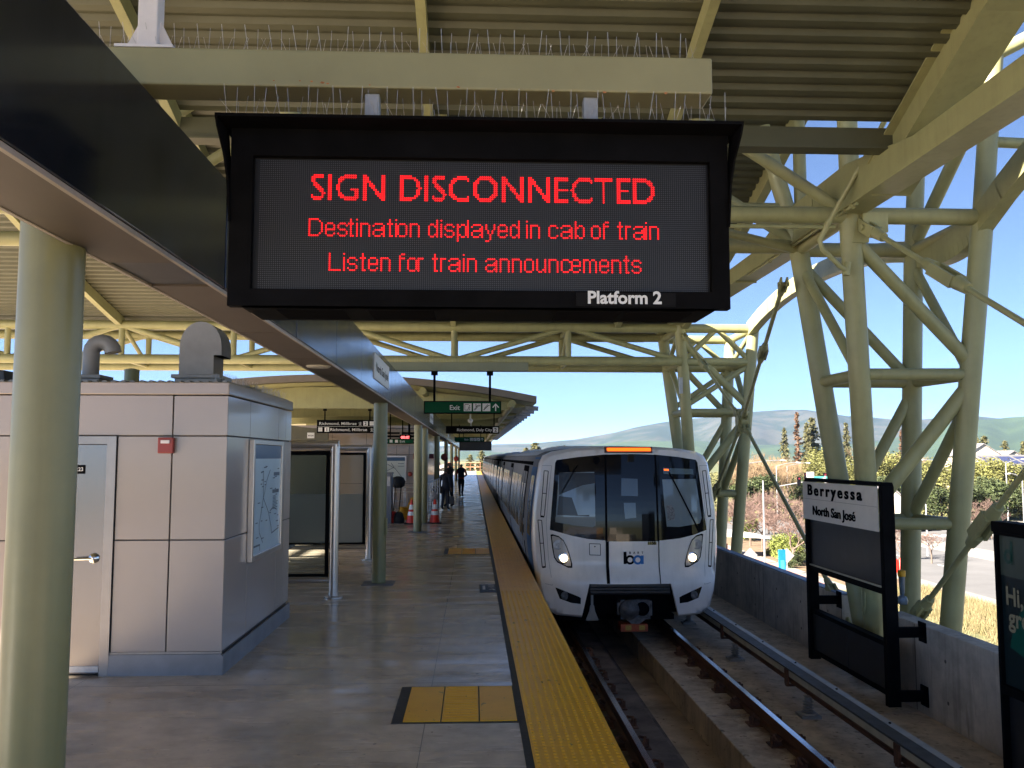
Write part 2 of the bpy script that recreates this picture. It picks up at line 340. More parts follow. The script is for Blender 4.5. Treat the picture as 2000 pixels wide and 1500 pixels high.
ZR, ZF, XW = -1.05, -1.24, 5.64           # rail top, trackway floor, parapet face
EX0, EX1 = .395, .985                     # tactile strip
YB, YE = -40.0, 125.0
struct(MB().box(-9.9, EX1-.02, YB, YE, -.6, 0).build('platform', 'floor'))
struct(MB().box(-9.5, .45, YB, YE, -1.6, -.602).box(.45, XW+.25, YB, 420, -2.3, -1.6).box(-16, -9.5, YB, 420, -2.3, -1.3).box(-16, -15.7, YB, 420, -1.3, -.2).build('track_bed', 'conc2'))
b = MB()
ys = [YB]+[1.9+4.6*k for k in range(-8, 26)]+[YE]
for a, c in zip(ys[:-1], ys[1:]):
    if c <= a: continue
    b.box(2.9, XW, a+.02, c-.02, -1.598, ZF)
struct(b.build('track_plinth', plinth_mat(), bevel=.012))
b = MB()
ys = [YB]+[2.2+3.5*k for k in range(-11, 34)]
for a, c in zip(ys[:-1], ys[1:]):
    b.box(1.25, 2.2, a+.02, c-.02, -1.598, ZF)
    b.box(2.2, 2.42, a, c, -1.598, -1.5)
struct(b.build('track_plinth', mat('stained plinth', (.15, .115, .10), .8, var=.4, scale=2.5, bump=.25), bevel=.012))
# tactile warning strip with truncated domes
t = thing('tactile_strip', 'long yellow tactile warning strip along the platform edge beside the train', 'tactile paving', ((EX0+EX1)/2, 5, 0))
b = MB(); yj = [YB, 0, 1.25, 2.46, 3.68, 4.9, 6.12]+[7.33+1.22*k for k in range(96)]
for a, c in zip(yj[:-1], yj[1:]): b.box(EX0, EX1, a+.002, c-.002, -.03, .008)
b.box(EX1-.03, EX1, YB, YE, -.25, -.031)
nd = 10
for i in range(nd):
    xx = EX0+.03+i*(EX1-EX0-.06)/(nd-1)
    for k in range(330):
        yy = 3.4+.062*k
        if yy > 13.0: break
        b.lathe([(.0145, .007), (.011, .0125)], (xx, yy, 0), 8)
    b.prism([(-.014, .007), (-.008, .0135), (.008, .0135), (.014, .007)], (xx, 13, 0), X, Z, Y*95)
b.build('strip', 'yellow', t)
MB().box(EX0-.055, EX0-.001, YB, YE, -.02, .004).box(EX0-.30, EX0-.055, 12.95, 13.75, -.02, .004).build('edge_border', 'edge', t)
for yy, lab in ((7.19, 'yellow three-tile guide pad beside the near end of the edge strip'), (18.55, 'smaller looking yellow guide pad farther along the strip')):
    t = thing('tactile_pad', lab, 'tactile paving', (-.05, yy, 0), 'yellow guide pads beside the edge strip')
    d = .49 if yy < 10 else .55
    MB().box(-.60, EX0-.056, yy-d-.03, yy+d+.03, -.01, .004).build('border', 'edge', t)
    for k in range(3):
        x0 = -.515+k*.285
        b = MB().box(x0, x0+.275, yy-d, yy+d, -.01, .009)
        if k == 1:
            for j in range(14): b.box(x0+.012, x0+.263, yy-d+.035+j*.07, yy-d+.06+j*.07, .009, .013)
        b.build('tile', 'yellow', t)
t = thing('floor_plate', 'dark blue floor sign with white boarding marks beside the yellow strip', 'floor sign', (.26, 13.4, 0))
MB().box(.115, .335, 12.98, 13.72, -.01, .009).build('plate', mat('dark blue plate', (.02, .035, .075), .5, var=.1), t)
b = MB().flat([(.14, 13.15), (.18, 13.15), (.18, 13.55), (.14, 13.55)], (0, 0, .0125), X, Y)
b.strokes([[(.235, 13.62), (.305, 13.58)], [(.235, 13.42), (.26, 13.42)], [(.27, 13.4), (.30, 13.42)], [(.24, 13.15), (.29, 13.2), (.31, 13.13)]], .035, (0, 0, .0125), X, Y)
b.build('marking', 'wht', t)
# ------------------------------------------------------------------ rails
def rail(xc, label):
    t = thing('running_rail', label, 'rail', (xc, 6, ZF), 'running rails of the near track')
    pr = [(-.07, 0), (.07, 0), (.07, .012), (.012, .03), (.012, .13), (.036, .145), (.036, .172), (-.036, .172), (-.036, .145), (-.012, .13), (-.012, .03), (-.07, .012)]
    MB().prism(pr, (xc, YB, ZF+.016), X, Z, Y*430).build('rail', 'railrust', t)
    MB().box(xc-.033, xc+.033, YB, 420, ZF+.1875, ZF+.190).build('running_surface', 'railtop', t)
    for k in range(16):
        y = 3.1+.76*k; b = MB()
        b.box(xc-.21, xc+.21, y-.10, y+.10, ZF, ZF+.016)
        for sg in (-1, 1):
            b.box(xc+sg*.125-.042, xc+sg*.125+.042, y-.055, y+.055, ZF+.016, ZF+.062)
            b.path([(xc+sg*.14, y-.05, ZF+.06), (xc+sg*.16, y, ZF+.105), (xc+sg*.11, y+.05, ZF+.10), (xc+sg*.055, y+.01, ZF+.06)], .019, 6)
            b.tube((xc+sg*.18, y-.02, ZF+.016), (xc+sg*.18, y-.02, ZF+.10), .02, 6)
        b.build('rail_clip', 'rust', t)
rail(1.745, 'rusty running rail beside the platform edge')
rail(3.495, 'rusty running rail on the outer plinth beside the third rail')
t = thing('third_rail', 'electrified third rail under a grey cover board on ribbed insulators', 'third rail', (4.25, 8, ZF))
zc = ZF+.40
MB().box(4.14, 4.38, YB, 420, zc, zc+.022).build('cover_board', 'coverside', t)
MB().box(4.30, 4.385, YB, 420, zc+.0235, zc+.028).build('cover_edge', 'cover', t)
MB().box(4.155, 4.17, YB, 420, zc-.085, zc-.002).build('side_strip', 'cream', t)
MB().prism([(-.05, 0), (.05, 0), (.05, .01), (.012, .022), (.012, .065), (.038, .075), (.038, .105), (-.038, .105), (-.038, .075), (-.012, .065), (-.012, .022), (-.05, .01)], (4.22, YB, zc-.165), X, Z, Y*430).build('conductor_rail', 'railrust', t)
b = MB()
for k in range(14): b.lathe([(.014, .022), (.014, .034)], (4.34, 5.2+1.35*k, zc+.006), 8)
b.build('bolt_heads', 'black', t)
for k in range(9):
    y = 4.9+3.05*k
    b = MB().box(4.02, 4.26, y-.12, y+.12, ZF, ZF+.035)
    prof = [(.10, .035), (.095, .055)]
    for j in range(4): prof += [(.042, .06+j*.036), (.07, .074+j*.036), (.042, .086+j*.036)]
    prof += [(.04, .236)]
    b.lathe(prof, (4.14, y, ZF), 14).box(4.10, 4.25, y-.05, y+.05, ZF+.236, ZF+.2445); b.build('insulator', 'ventgrey', t, smooth=40)
    MB().box(4.13, 4.16, y+.7, y+.8, zc-.2, zc).box(4.13, 4.3, y+.72, y+.78, zc-.22, zc-.2).build('bracket', 'rust', t)
# ------------------------------------------------------------------ parapet walls
def wall(y0, y1, label, zt0, zt1):
    b = MB().prism([(y0, -1.7), (y1, -1.7), (y1, zt1), (y0, zt0)], (XW, 0, 0), Y, Z, X*.25)
    o = b.build('parapet_wall', 'concrete', bevel=.012); ROOT[o.name] = Vector()
    b = MB(); yy = y0+.5
    while yy < min(y1, 40):
        for zz in (-.98, -.50): b.lathe([(.022, 0), (.024, .0015)], (XW-.0005, yy+random.uniform(-.04, .04), zz+random.uniform(-.03, .03)), 8, (-1, 0, 0))
        yy += 1.22
    h_ = b.build('tie_holes', 'joint', o); tag(h_, kind='stuff')
    b = MB(); yy = y0
    while yy < min(y1, 60): b.box(XW-.003, XW-.0005, yy, yy+.015, -1.24, zt0-.02); yy += 3.66
    b.build('formwork_joints', 'joint', o)
    return tag(o, label, 'wall', 'concrete parapet walls beside the track')
wall(YB, 12.05, 'near concrete parapet wall behind the black advert screen', -.155, -.155)
wall(13.5, 420, 'far concrete parapet wall running past the white train front', -.17, -.2)
o = MB().box(XW+.02, XW+.2, 13.6, 140, -.165, -.15).build('wall_coping', mat('blue coping flashing', (.14, .19, .30), .5, var=.1)); tag(o, 'thin blue metal coping strip on top of the far parapet wall', 'coping')
# ------------------------------------------------------------------ overhead fascia boxing on columns
FX0, FX1, FZ0, FZ1 = -1.645, -1.29, 2.80, 3.39
t = thing('overhead_boxing', 'long dark metal service boxing with brown soffit over the platform columns', 'service boxing', (-1.47, 5, FZ0))
yj = [-3, -1.0, .85, 4.56]+[4.56+1.86*k for k in range(1, 49)]
for a, c in zip(yj[:-1], yj[1:]):
    MB().box(FX1-.012, FX1, a+.009, c-.009, FZ0+.02, FZ1).build('side_panel', 'fascia', t, bevel=.003)
MB().box(FX1-.04, FX1-.0135, -3, 92, FZ0+.03, FZ1-.032).build('backing', 'black', t)
MB().box(FX0, FX0+.012, -3, 92, FZ0+.02, FZ1).build('back_panel', 'fascia', t)
MB().box(FX0+.012, FX1-.0125, -3, 92, FZ1-.03, FZ1-.001).box(FX0+.02, FX1-.02, -3, 92, FZ0+.03, FZ0+.045).build('lid', 'black', t)
yj = [-3, -1, .95, 2.2, 3.9, 4.42, 6.08]+[6.08+1.62*k for k in range(1, 53)]
for i, (a, c) in enumerate(zip(yj[:-1], yj[1:])):
    dk = abs(a-3.9) < .01
    MB().box(FX0+.03, FX1-.03, a+.008, c-.008, FZ0+(.012 if dk else .004), FZ0+.028).build('soffit_panel', 'dark' if dk else 'soffit', t)
MB().box(FX1-.030, FX1-.013, -3, 92, FZ0, FZ0+.019).box(FX0+.013, FX0+.03, -3, 92, FZ0, FZ0+.019).build('trim_strip', 'trim', t)
MB().lathe([(.10, -.012), (.115, 0), (.115, .004)], (-1.46, 8.3, FZ0), 24).build('downlight', mat('downlight lens', (.42, .38, .32), .3, var=0), t)
for k, (y0, z0, z1, wd, lab) in enumerate(((11.35, 2.965, 3.30, 1.95, 'white North San José name plate nearest on the dark boxing'),
                                 (26.0, 2.98, 3.29, 1.9, 'second smaller looking white name plate on the boxing, past the exit sign'),
                                 (44.0, 2.98, 3.29, 1.9, 'third tiny white name plate far along the boxing'))):
    t = thing('name_plate', lab, 'sign', (FX1, y0, z0), 'white name plates on the boxing')
    MB().box(FX1+.001, FX1+.012, y0, y0+wd, z0, z1).build('plate', 'wht', t)
    MB().text('North San José', .115, (FX1+.0145, y0+wd/2, z0+.11), Y, Z, 'c', width=wd*.82, bold=.004).build('lettering', 'seam', t)
# columns
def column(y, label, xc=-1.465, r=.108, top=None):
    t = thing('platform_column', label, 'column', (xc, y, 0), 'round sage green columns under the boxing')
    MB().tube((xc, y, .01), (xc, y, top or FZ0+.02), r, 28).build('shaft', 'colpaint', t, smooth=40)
    MB().box(xc-.24, xc+.24, y-.24, y+.24, -.01, .012).build('base_plate', 'bluegrey', t)
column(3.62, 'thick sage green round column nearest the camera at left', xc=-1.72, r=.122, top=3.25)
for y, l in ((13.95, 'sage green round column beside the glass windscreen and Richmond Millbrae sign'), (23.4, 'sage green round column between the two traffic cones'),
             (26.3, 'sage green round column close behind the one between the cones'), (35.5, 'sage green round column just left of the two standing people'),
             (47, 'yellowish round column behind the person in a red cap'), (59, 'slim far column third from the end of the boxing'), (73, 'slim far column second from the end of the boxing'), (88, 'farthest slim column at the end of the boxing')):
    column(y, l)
MB().box(-1.36, -1.345, 13.88, 14.02, .75, 1.0).build('access_plate', 'steel', bpy.data.objects['platform_column.001'])
# ------------------------------------------------------------------ sign beams
def spikes(b, x0, x1, y, z, h, step=.02, tilt=.25):
    k = 0; x = x0
    while x < x1:
        dx = random.uniform(-.015, .015)
        for sy, hh in ((-.05, h), (.0, h*1.05), (.05, h*.95)):
            if k % 3 == (0 if sy < 0 else 1 if sy == 0 else 2):
                b.tube((x, y, z), (x+dx, y+sy, z+hh), .0010, 4, cap=False)
        if k % 2: b.tube((x, y, z), (x+random.uniform(-.05, .05), y-.05, z+h*.5), .0009, 4, cap=False)
        x += step; k += 1
for (yb, xl, xr, lab, gr) in ((3.45, -1.62, .972, 'near pale green square beam with rust spots carrying the large red LED sign', 1), (15.1, -1.62, .94, 'far pale green square beam carrying the green Exit sign', 1)):
    t = thing('sign_beam', lab, 'beam', (xl, yb+.08, 3.43), 'cantilever sign beams on the boxing')
    MB().box(xl, xr, yb, yb+.165, 3.43, 3.583).build('beam', mat('beam paint %d' % yb, (.27, .255, .14), .42, var=.06, scale=2.5), t, bevel=.008)
    b = MB(); spikes(b, xl+.1, xr-.02, yb+.08, 3.583, .115, .033 if yb < 5 else .05); b.build('bird_spikes', 'galv', t)
    if yb < 5:
        b = MB()
        for px, py, r in ((630, 161, .006), (608, 159, .004), (586, 158, .003), (535, 157, .003), (722, 166, .0025), (895, 170, .005), (640, 163, .004), (990, 177, .002), (1080, 178, .004), (1180, 180, .005), (1300, 182, .005)):
            p = at(px, py, Y=yb-.0008); n = 9
            b.flat([(p.x+r*random.uniform(.5, 1.2)*1.7*math.cos(k*6.283/n), p.z+r*random.uniform(.5, 1.1)*math.sin(k*6.283/n)) for k in range(n)], (0, yb-.0012, 0), X, Z)
        b.build('rust_spots', mat('rust bloom', (.42, .15, .05), .8, var=.3, scale=60), t)
t = thing('roof_post', 'white square post with flared gusset base standing on the near sign beam', 'post', (-1.33, 3.53, 3.585))
b = MB().box(-1.365, -1.285, 3.49, 3.57, 3.597, 7.0); b.build('shaft', 'lavpost', t, bevel=.006)
b = MB().box(-1.44, -1.21, 3.455, 3.61, 3.585, 3.597)
for sx in (-1, 1): b.prism([(0, 0), (.065, 0), (0, .13)], (-1.325+sx*.04, 3.525, 3.597), X*sx, Z, Y*.012)
b.build('base_plate', 'lavpost', t)
# ------------------------------------------------------------------ big LED sign
def dot_rows(pats, gap=1):
    rows = None
DOT = {'D': ('#####..', '#....#.', '#.....#', '#.....#', '#.....#', '#.....#', '#.....#', '#....#.', '#####..', '', ''),
 'L': ('#.....', '#.....', '#.....', '#.....', '#.....', '#.....', '#.....', '#.....', '######', '', ''),
 'a': ('', '', '.####.', '#....#', '....##', '.#####', '#....#', '#...##', '.###.#', '', ''),
 'b': ('#....', '#....', '#.##.', '##..#', '#...#', '#...#', '#...#', '##..#', '#.##.', '', ''),
 'c': ('', '', '.###.', '#...#', '#....', '#....', '#....', '#...#', '.###.', '', ''),
 'd': ('....#', '....#', '.##.#', '#..##', '#...#', '#...#', '#...#', '#..##', '.##.#', '', ''),
 'e': ('', '', '.###.', '#...#', '#...#', '#####', '#....', '#...#', '.###.', '', ''),
 'f': ('.##', '#..', '###', '#..', '#..', '#..', '#..', '#..', '#..', '', ''),
 'i': ('#', '', '#', '#', '#', '#', '#', '#', '#', '', ''), 'l': ('#',)*9+('', ''),
 'm': ('', '', '###.##.', '#..#..#', '#..#..#', '#..#..#', '#..#..#', '#..#..#', '#..#..#', '', ''),
 'n': ('', '', '####.', '#...#', '#...#', '#...#', '#...#', '#...#', '#...#', '', ''),
 'o': ('', '', '.###.', '#...#', '#...#', '#...#', '#...#', '#...#', '.###.', '', ''),
 'p': ('', '', '#.##.', '##..#', '#...#', '#...#', '#...#', '##..#', '#.##.', '#....', '#....'),
 'r': ('', '', '###', '#..', '#..', '#..', '#..', '#..', '#..', '', ''),
 's': ('', '', '.###.', '#...#', '#....', '.###.', '....#', '#...#', '.###.', '', ''),
 't': ('.#.', '.#.', '###', '.#.', '.#.', '.#.', '.#.', '.#.', '.##', '', ''),
 'u': ('', '', '#...#', '#...#', '#...#', '#...#', '#...#', '#..##', '.##.#', '', ''),
 'y': ('', '', '#...#', '#...#', '#...#', '.#.#.', '.#.#.', '..#..', '..#..', '..#..', '##...'), ' ': ('...',)*11}
def small_line(txt):
    on = set(); x = 0
    for ch in txt:
        p = DOT[ch]; wd = max(len(r) for r in p)
        for j, r in enumerate(p):
            for i, c in enumerate(r):
                if c == '#': on.add((x+i, j))
        x += wd+(0 if ch == ' ' else 1)
    return on, x
def big_line(txt, wd, ht):
    vs, fs, x0, x1 = text_geo(txt, .004)
    kx, ky = wd/(x1-x0), ht/CAPH; on = set()
    for f in fs:
        P = [((vs[i][0]-x0)*kx, ht-vs[i][1]*ky) for i in f]
        for k in range(1, len(P)-1):
            a, b_, c = P[0], P[k], P[k+1]
            ar = (b_[0]-a[0])*(c[1]-a[1])-(c[0]-a[0])*(b_[1]-a[1])
            if abs(ar) < 1e-9: continue
            for i in range(int(min(a[0], b_[0], c[0]))-1, int(max(a[0], b_[0], c[0]))+2):
                for j in range(int(min(a[1], b_[1], c[1]))-1, int(max(a[1], b_[1], c[1]))+2):
                    px, py = i+.5, j+.5
                    w1 = ((b_[0]-px)*(c[1]-py)-(c[0]-px)*(b_[1]-py))/ar; w2 = ((c[0]-px)*(a[1]-py)-(a[0]-px)*(c[1]-py))/ar
                    if w1 >= -1e-6 and w2 >= -1e-6 and w1+w2 <= 1+1e-6: on.add((i, j))
    return on
YS = 3.40; SX0, SX1, SZ0, SZ1 = -.952, 1.012, 2.533, 3.236
PX0, PX1, PZ0, PZ1 = -.866, .940, 2.600, 3.128
t = thing('led_sign', 'large black LED platform sign with red lettering hanging from the near beam', 'led sign', ((SX0+SX1)/2, YS+.15, SZ0))
b = MB().box(SX0, SX1, YS+.05, YS+.36, SZ0+.03, SZ1)
b.box(SX0, PX0, YS, YS+.05, SZ0, SZ1).box(PX1, SX1, YS, YS+.05, SZ0, SZ1).box(PX0, PX1, YS, YS+.05, SZ0, PZ0).box(PX0, PX1, YS, YS+.05, PZ1, SZ1)
b.prism([(0, SZ0), (.36, SZ0), (.36, SZ0+.031), (.04, SZ0+.031)], (SX0+.05, YS+.001, 0), Y, Z, X*(SX1-SX0-.1))
b.build('housing', 'black', t)
for x0 in (-.78, -.42, .33, .62):
    b = MB()
    for k in range(9): b.box(x0, x0+.26, YS+.08+k*.026, YS+.092+k*.026, SZ0-.004, SZ0-.001)
    b.build('vent_slots', 'seam', t)
MB().box(PX0, PX1, YS+.034, YS+.049, PZ0, PZ1).build('led_board', 'ledbg', t)
NX, NY = 220, 65; pit = (PX1-PX0-.028)/NX; ox = PX0+.02; oz = PZ1-.006
lit = set()
for (i, j) in big_line('SIGN DISCONNECTED', 169, 13): lit.add((25+i, 7+j))
for txt, r0, c0, c1 in (('Destination displayed in cab of train', 29, 24, 197), ('Listen for train announcements', 46, 34, 188)):
    on, wd = small_line(txt); k = (c1-c0)/wd
    # spread glyph origins so the line keeps the width it has on the board
    x = 0; 
    adv = []; cx = 0
    for ch in txt:
        gw = max(len(r) for r in DOT[ch]); adv.append((ch, cx, gw)); cx += gw+(0 if ch == ' ' else 1)
    for ch, cx, gw in adv:
        xs = round(c0+cx*k)
        for j, r in enumerate(DOT[ch]):
            for i, c in enumerate(r):
                if c == '#': lit.add((xs+i, r0+j))
bo, bl = MB(), MB(); e = pit*.27; e2 = pit*.33
for i in range(NX):
    for j in range(NY):
        x = ox+(i+.5)*pit; z = oz-(j+.5)*pit
        if z < PZ0+.004: continue
        if (i, j) in lit: bl.add([(x-e2, YS+.030, z-e2), (x+e2, YS+.030, z-e2), (x+e2, YS+.030, z+e2), (x-e2, YS+.030, z+e2)], [(0, 1, 2, 3)])
        else: bo.add([(x-e, YS+.032, z-e), (x+e, YS+.032, z-e), (x+e, YS+.032, z+e), (x-e, YS+.032, z+e)], [(0, 1, 2, 3)])
bo.build('unlit_dots', 'leddot', t); bl.build('lit_lettering', 'ledon', t)
p0 = at(1125, 568, Y=YS); p1 = at(1320, 598, Y=YS)
MB().box(p0.x, p1.x, YS-.003, YS-.0005, SZ0+.008, PZ0-.006).build('name_strip', mat('dark name strip', (.007, .007, .008), .6, var=0, spec=.1), t)
p = at(1148, 592, Y=YS); q = at(1292, 592, Y=YS)
MB().text('Platform 2', .047, (p.x, YS-.0045, p.z-.001), X, Z, 'l', width=q.x-p.x, bold=.03).build('lettering', mat('grey lettering', (.66, .67, .69), .5, var=0), t)
HY = YS-.125
b = MB().box(SX0-.03, SX1+.03, HY, YS+.36, SZ1, SZ1+.012)
for s_, xe in ((-1, SX0), (1, SX1)):
    P_ = [(HY, SZ1), (YS+.05, SZ1), (YS+.05, 2.87), (YS-.012, 2.86), (YS-.02, 3.03), (YS-.05, 3.12), (HY+.01, 3.20)]
    q = [(xe+s_*(.002+.028*max(0, (z-2.86)/(SZ1-2.86))**1.5), y, z) for y, z in P_]; r_ = [(x-s_*.008, y, z) for x, y, z in q]; n_ = len(q)
    b.add(q+r_, [tuple(range(n_)), tuple(range(2*n_-1, n_-1, -1))]+[(i, (i+1) % n_, n_+(i+1) % n_, n_+i) for i in range(n_)])
b.build('hood', 'black', t)
for px in (728, 1152):
    p = at(px, 220, Y=3.53); MB().box(p.x-.03, p.x+.03, 3.5, 3.56, SZ1+.0125, 3.4295).build('hanger', 'galv', t, bevel=.006)
b = MB(); spikes(b, SX0+.0, SX1-.02, HY+.06, SZ1+.012, .118, .034); spikes(b, SX0+.02, SX1-.03, YS+.02, SZ1+.012, .08, .06); b.build('bird_spikes', 'galv', t)
# ------------------------------------------------------------------ hanging signs
def icon(b, kind, x, z, s, y, ink):
    "white square with pictogram; ink lines go to the second mesh"
    if kind != 'arrow': b.flat([(x, z), (x+s, z), (x+s, z+s), (x, z+s)], (0, y, 0), X, Z)
    P = lambda L: [[(x+s*a, z+s*c) for a, c in l] for l in L]
    o = (0, y-.002, 0)
    if kind == 'exit':
        ink.strokes(P([[(.14, .14), (.14, .86), (.62, .86)], [(.14, .14), (.55, .14)], [(.72, .60), (.64, .40), (.74, .28), (.66, .12)], [(.64, .40), (.54, .30), (.50, .14)], [(.56, .50), (.70, .56), (.82, .46)]]), s*.055, o, X, Z)
        ink.ring((x+.74*s, z+.72*s), 0, .06*s, o, X, Z, 10)
    if kind == 'escal':
        ink.strokes(P([[(.08, .16), (.26, .16), (.66, .66), (.92, .66)], [(.14, .28), (.24, .28), (.62, .78), (.92, .78)], [(.36, .46), (.36, .78)], [(.36, .62), (.5, .7)]]), s*.06, o, X, Z)
        ink.ring((x+.36*s, z+.86*s), 0, .06*s, o, X, Z, 10)
    if kind == 'stairs':
        ink.strokes(P([[(.10, .18), (.26, .18), (.26, .32), (.40, .32), (.40, .46), (.54, .46), (.54, .60), (.68, .60), (.68, .74), (.90, .74)]]), s*.075, o, X, Z)
        ink.strokes(P([[(.22, .38), (.66, .86)]]), s*.05, o, X, Z)
    if kind == 'arrow': b.strokes(P([[(.5, .06), (.5, .9)], [(.14, .5), (.5, .92), (.86, .5)]]), s*.13, (0, y, 0), X, Z)
    if kind == 'right': b.strokes(P([[(.06, .5), (.9, .5)], [(.55, .8), (.92, .5), (.55, .2)]]), s*.10, (0, y, 0), X, Z)
    if kind == 'left': b.strokes(P([[(.94, .5), (.1, .5)], [(.45, .8), (.08, .5), (.45, .2)]]), s*.10, (0, y, 0), X, Z)
    if kind == 'plane': pass
def plane_icon(b, x, z, s, y):
    b.strokes([[(x+s*.5, z+s*.15), (x+s*.5, z+s*.95)], [(x, z+s*.62), (x+s, z+s*.62)], [(x+s*.25, z+s*.2), (x+s*.75, z+s*.2)], [(x+.05*s, z-s*.08), (x+.95*s, z-s*.08)]], s*.11, (0, y, 0), X, Z)
def hang_sign(name, label, Yp, a, c, face, posts, ztop, deep=.10, cat='sign'):
    p = at(*a, Y=Yp); q = at(*c, Y=Yp); x0, x1, z1, z0 = p.x, q.x, p.z, q.z
    t = thing(name, label, cat, ((x0+x1)/2, Yp+deep/2, z0))
    MB().box(x0, x1, Yp, Yp+deep, z0, z1).build('case', 'black', t, bevel=.006)
    m = .02*(z1-z0)*4
    if face: MB().box(x0+m, x1-m, Yp-.006, Yp-.001, z0+m, z1-m).build('face', face, t)
    for px in posts:
        xx = at(px, a[1], Y=Yp).x
        MB().box(xx-.02, xx+.02, Yp+deep/2-.02, Yp+deep/2+.02, z1+.0005, ztop).box(xx-.055, xx+.055, Yp+deep/2-.05, Yp+deep/2+.05, ztop-.07, ztop-.001).build('hanger', 'black', t)
    return t, x0, x1, z0, z1
def exit_face(t, x0, x1, z0, z1, Yp, cap=None):
    h = z1-z0; s = h*.62; b, ink = MB(), MB(); y = Yp-.0085; zz = z0+h*.19; ww = x1-x0
    x = x0+ww*.515
    b.text('Exit', h*.36, (x0+ww*.335, y, z0+h*.30), X, Z, 'l', bold=.015)
    for k, kd in enumerate(('exit', 'escal', 'stairs', 'arrow')): icon(b, kd, x+k*(s*1.19), zz, s, y, ink)
    b.build('lettering', 'wht', t); ink.build('pictogram', 'seam', t)
t, x0, x1, z0, z1 = hang_sign('exit_sign', 'green Exit sign with three pictograms hanging from the far sign beam', 15.13, (828, 783), (979, 808), 'green', (848, 957), 3.43)
exit_face(t, x0, x1, z0, z1, 15.13)
ZC = lambda x: 4.30-.0165*(x+4.4)**2        # far canopy soffit height
t, x0, x1, z0, z1 = hang_sign('direction_sign', 'black two-line Richmond Millbrae sign with platform numbers 1 and 2', 29.32, (619, 820), (732, 846), None, (634, 722), 3.55)
h = z1-z0; b, ink = MB(), MB(); y = 29.32-.004
b.text('Richmond, Millbrae', h*.21, (x0+.08, y, z0+h*.62), X, Z, 'l', width=(x1-x0)*.64, bold=.004)
b.text('Richmond, Millbrae', h*.21, (x0+(x1-x0)*.235, y, z0+h*.16), X, Z, 'l', width=(x1-x0)*.63, bold=.004)
s = h*.34
plane_icon(b, x0+(x1-x0)*.72, z0+h*.62, s*.7, y); plane_icon(b, x0+(x1-x0)*.92, z0+h*.16, s*.7, y)
for dg, xx, zz in (('2', .80, .56), ('1', .135, .10)):
    xx = x0+(x1-x0)*xx; b.flat([(xx, z0+h*zz), (xx+s, z0+h*zz), (xx+s, z0+h*zz+s), (xx, z0+h*zz+s)], (0, y, 0), X, Z)
    ink.text(dg, s*.66, (xx+s/2, y-.003, z0+h*zz+s*.17), X, Z, 'c', bold=.03)
icon(b, 'right', x0+(x1-x0)*.91, z0+h*.58, s*.9, y, ink); icon(b, 'left', x0+(x1-x0)*.025, z0+h*.12, s*.9, y, ink)
b.flat([(x0+.03, z0+h*.495), (x1-.03, z0+h*.495), (x1-.03, z0+h*.51), (x0+.03, z0+h*.51)], (0, y, 0), X, Z)
b.build('lettering', 'wht', t); ink.build('numeral', 'seam', t)
t, x0, x1, z0, z1 = hang_sign('direction_sign', 'black Richmond Daly City sign with a boxed 2 below the green Exit sign', 32, (871, 832), (975, 847), None, (882, 965), 3.86)
h = z1-z0; b, ink = MB(), MB(); y = 32-.004
b.text('Richmond, Daly City', h*.36, (x1-h*.95, y, z0+h*.32), X, Z, 'r', width=(x1-x0)*.655, bold=.004)
xx = x1-h*.82; s = h*.68; b.flat([(xx, z0+h*.16), (xx+s, z0+h*.16), (xx+s, z0+h*.16+s), (xx, z0+h*.16+s)], (0, y, 0), X, Z)
ink.text('2', s*.66, (xx+s/2, y-.003, z0+h*.27), X, Z, 'c', bold=.03)
b.build('lettering', 'wht', t); ink.build('numeral', 'seam', t)
t, x0, x1, z0, z1 = hang_sign('exit_sign', 'small distant green Exit sign above the dark blank LED sign', 42, (888, 853.5), (946, 863), 'green', (897, 939), 3.7)
exit_face(t, x0, x1, z0, z1, 42)
t, x0, x1, z0, z1 = hang_sign('led_sign', 'distant blank dark LED sign hanging under the far Exit sign', 54, (897, 862), (960, 880), 'dark', (905, 951), 3.7, .3, 'led sign')
t, x0, x1, z0, z1 = hang_sign('exit_sign', 'green Exit sign in front of the station building louvre', 33.2, (757, 857.5), (807, 866.5), 'green', (762, 800), 3.9)
b = MB(); h = z1-z0; icon(b, 'box', x0+.08, z0+.04, h*.62, 33.19, MB()); icon(b, 'box', x0+.28, z0+.04, h*.62, 33.19, MB()); b.text('Exit', h*.5, (x0+.46, 33.19, z0+h*.26), X, Z, bold=.004); b.build('lettering', 'wht', t)
t, x0, x1, z0, z1 = hang_sign('clock', 'small black clock with red digits 00:05 above the green sign', 33.6, (781, 849), (803, 858.5), None, (786, 798), 3.9, .1, 'clock')
MB().text('00:05', .10, ((x0+x1)/2, 33.59, z0+.035), X, Z, 'c', width=(x1-x0)*.8, bold=.015).build('digits', mat('red digits', (.5, .05, .05), .5, var=0, emit=(1, .12, .12), es=.7), t)
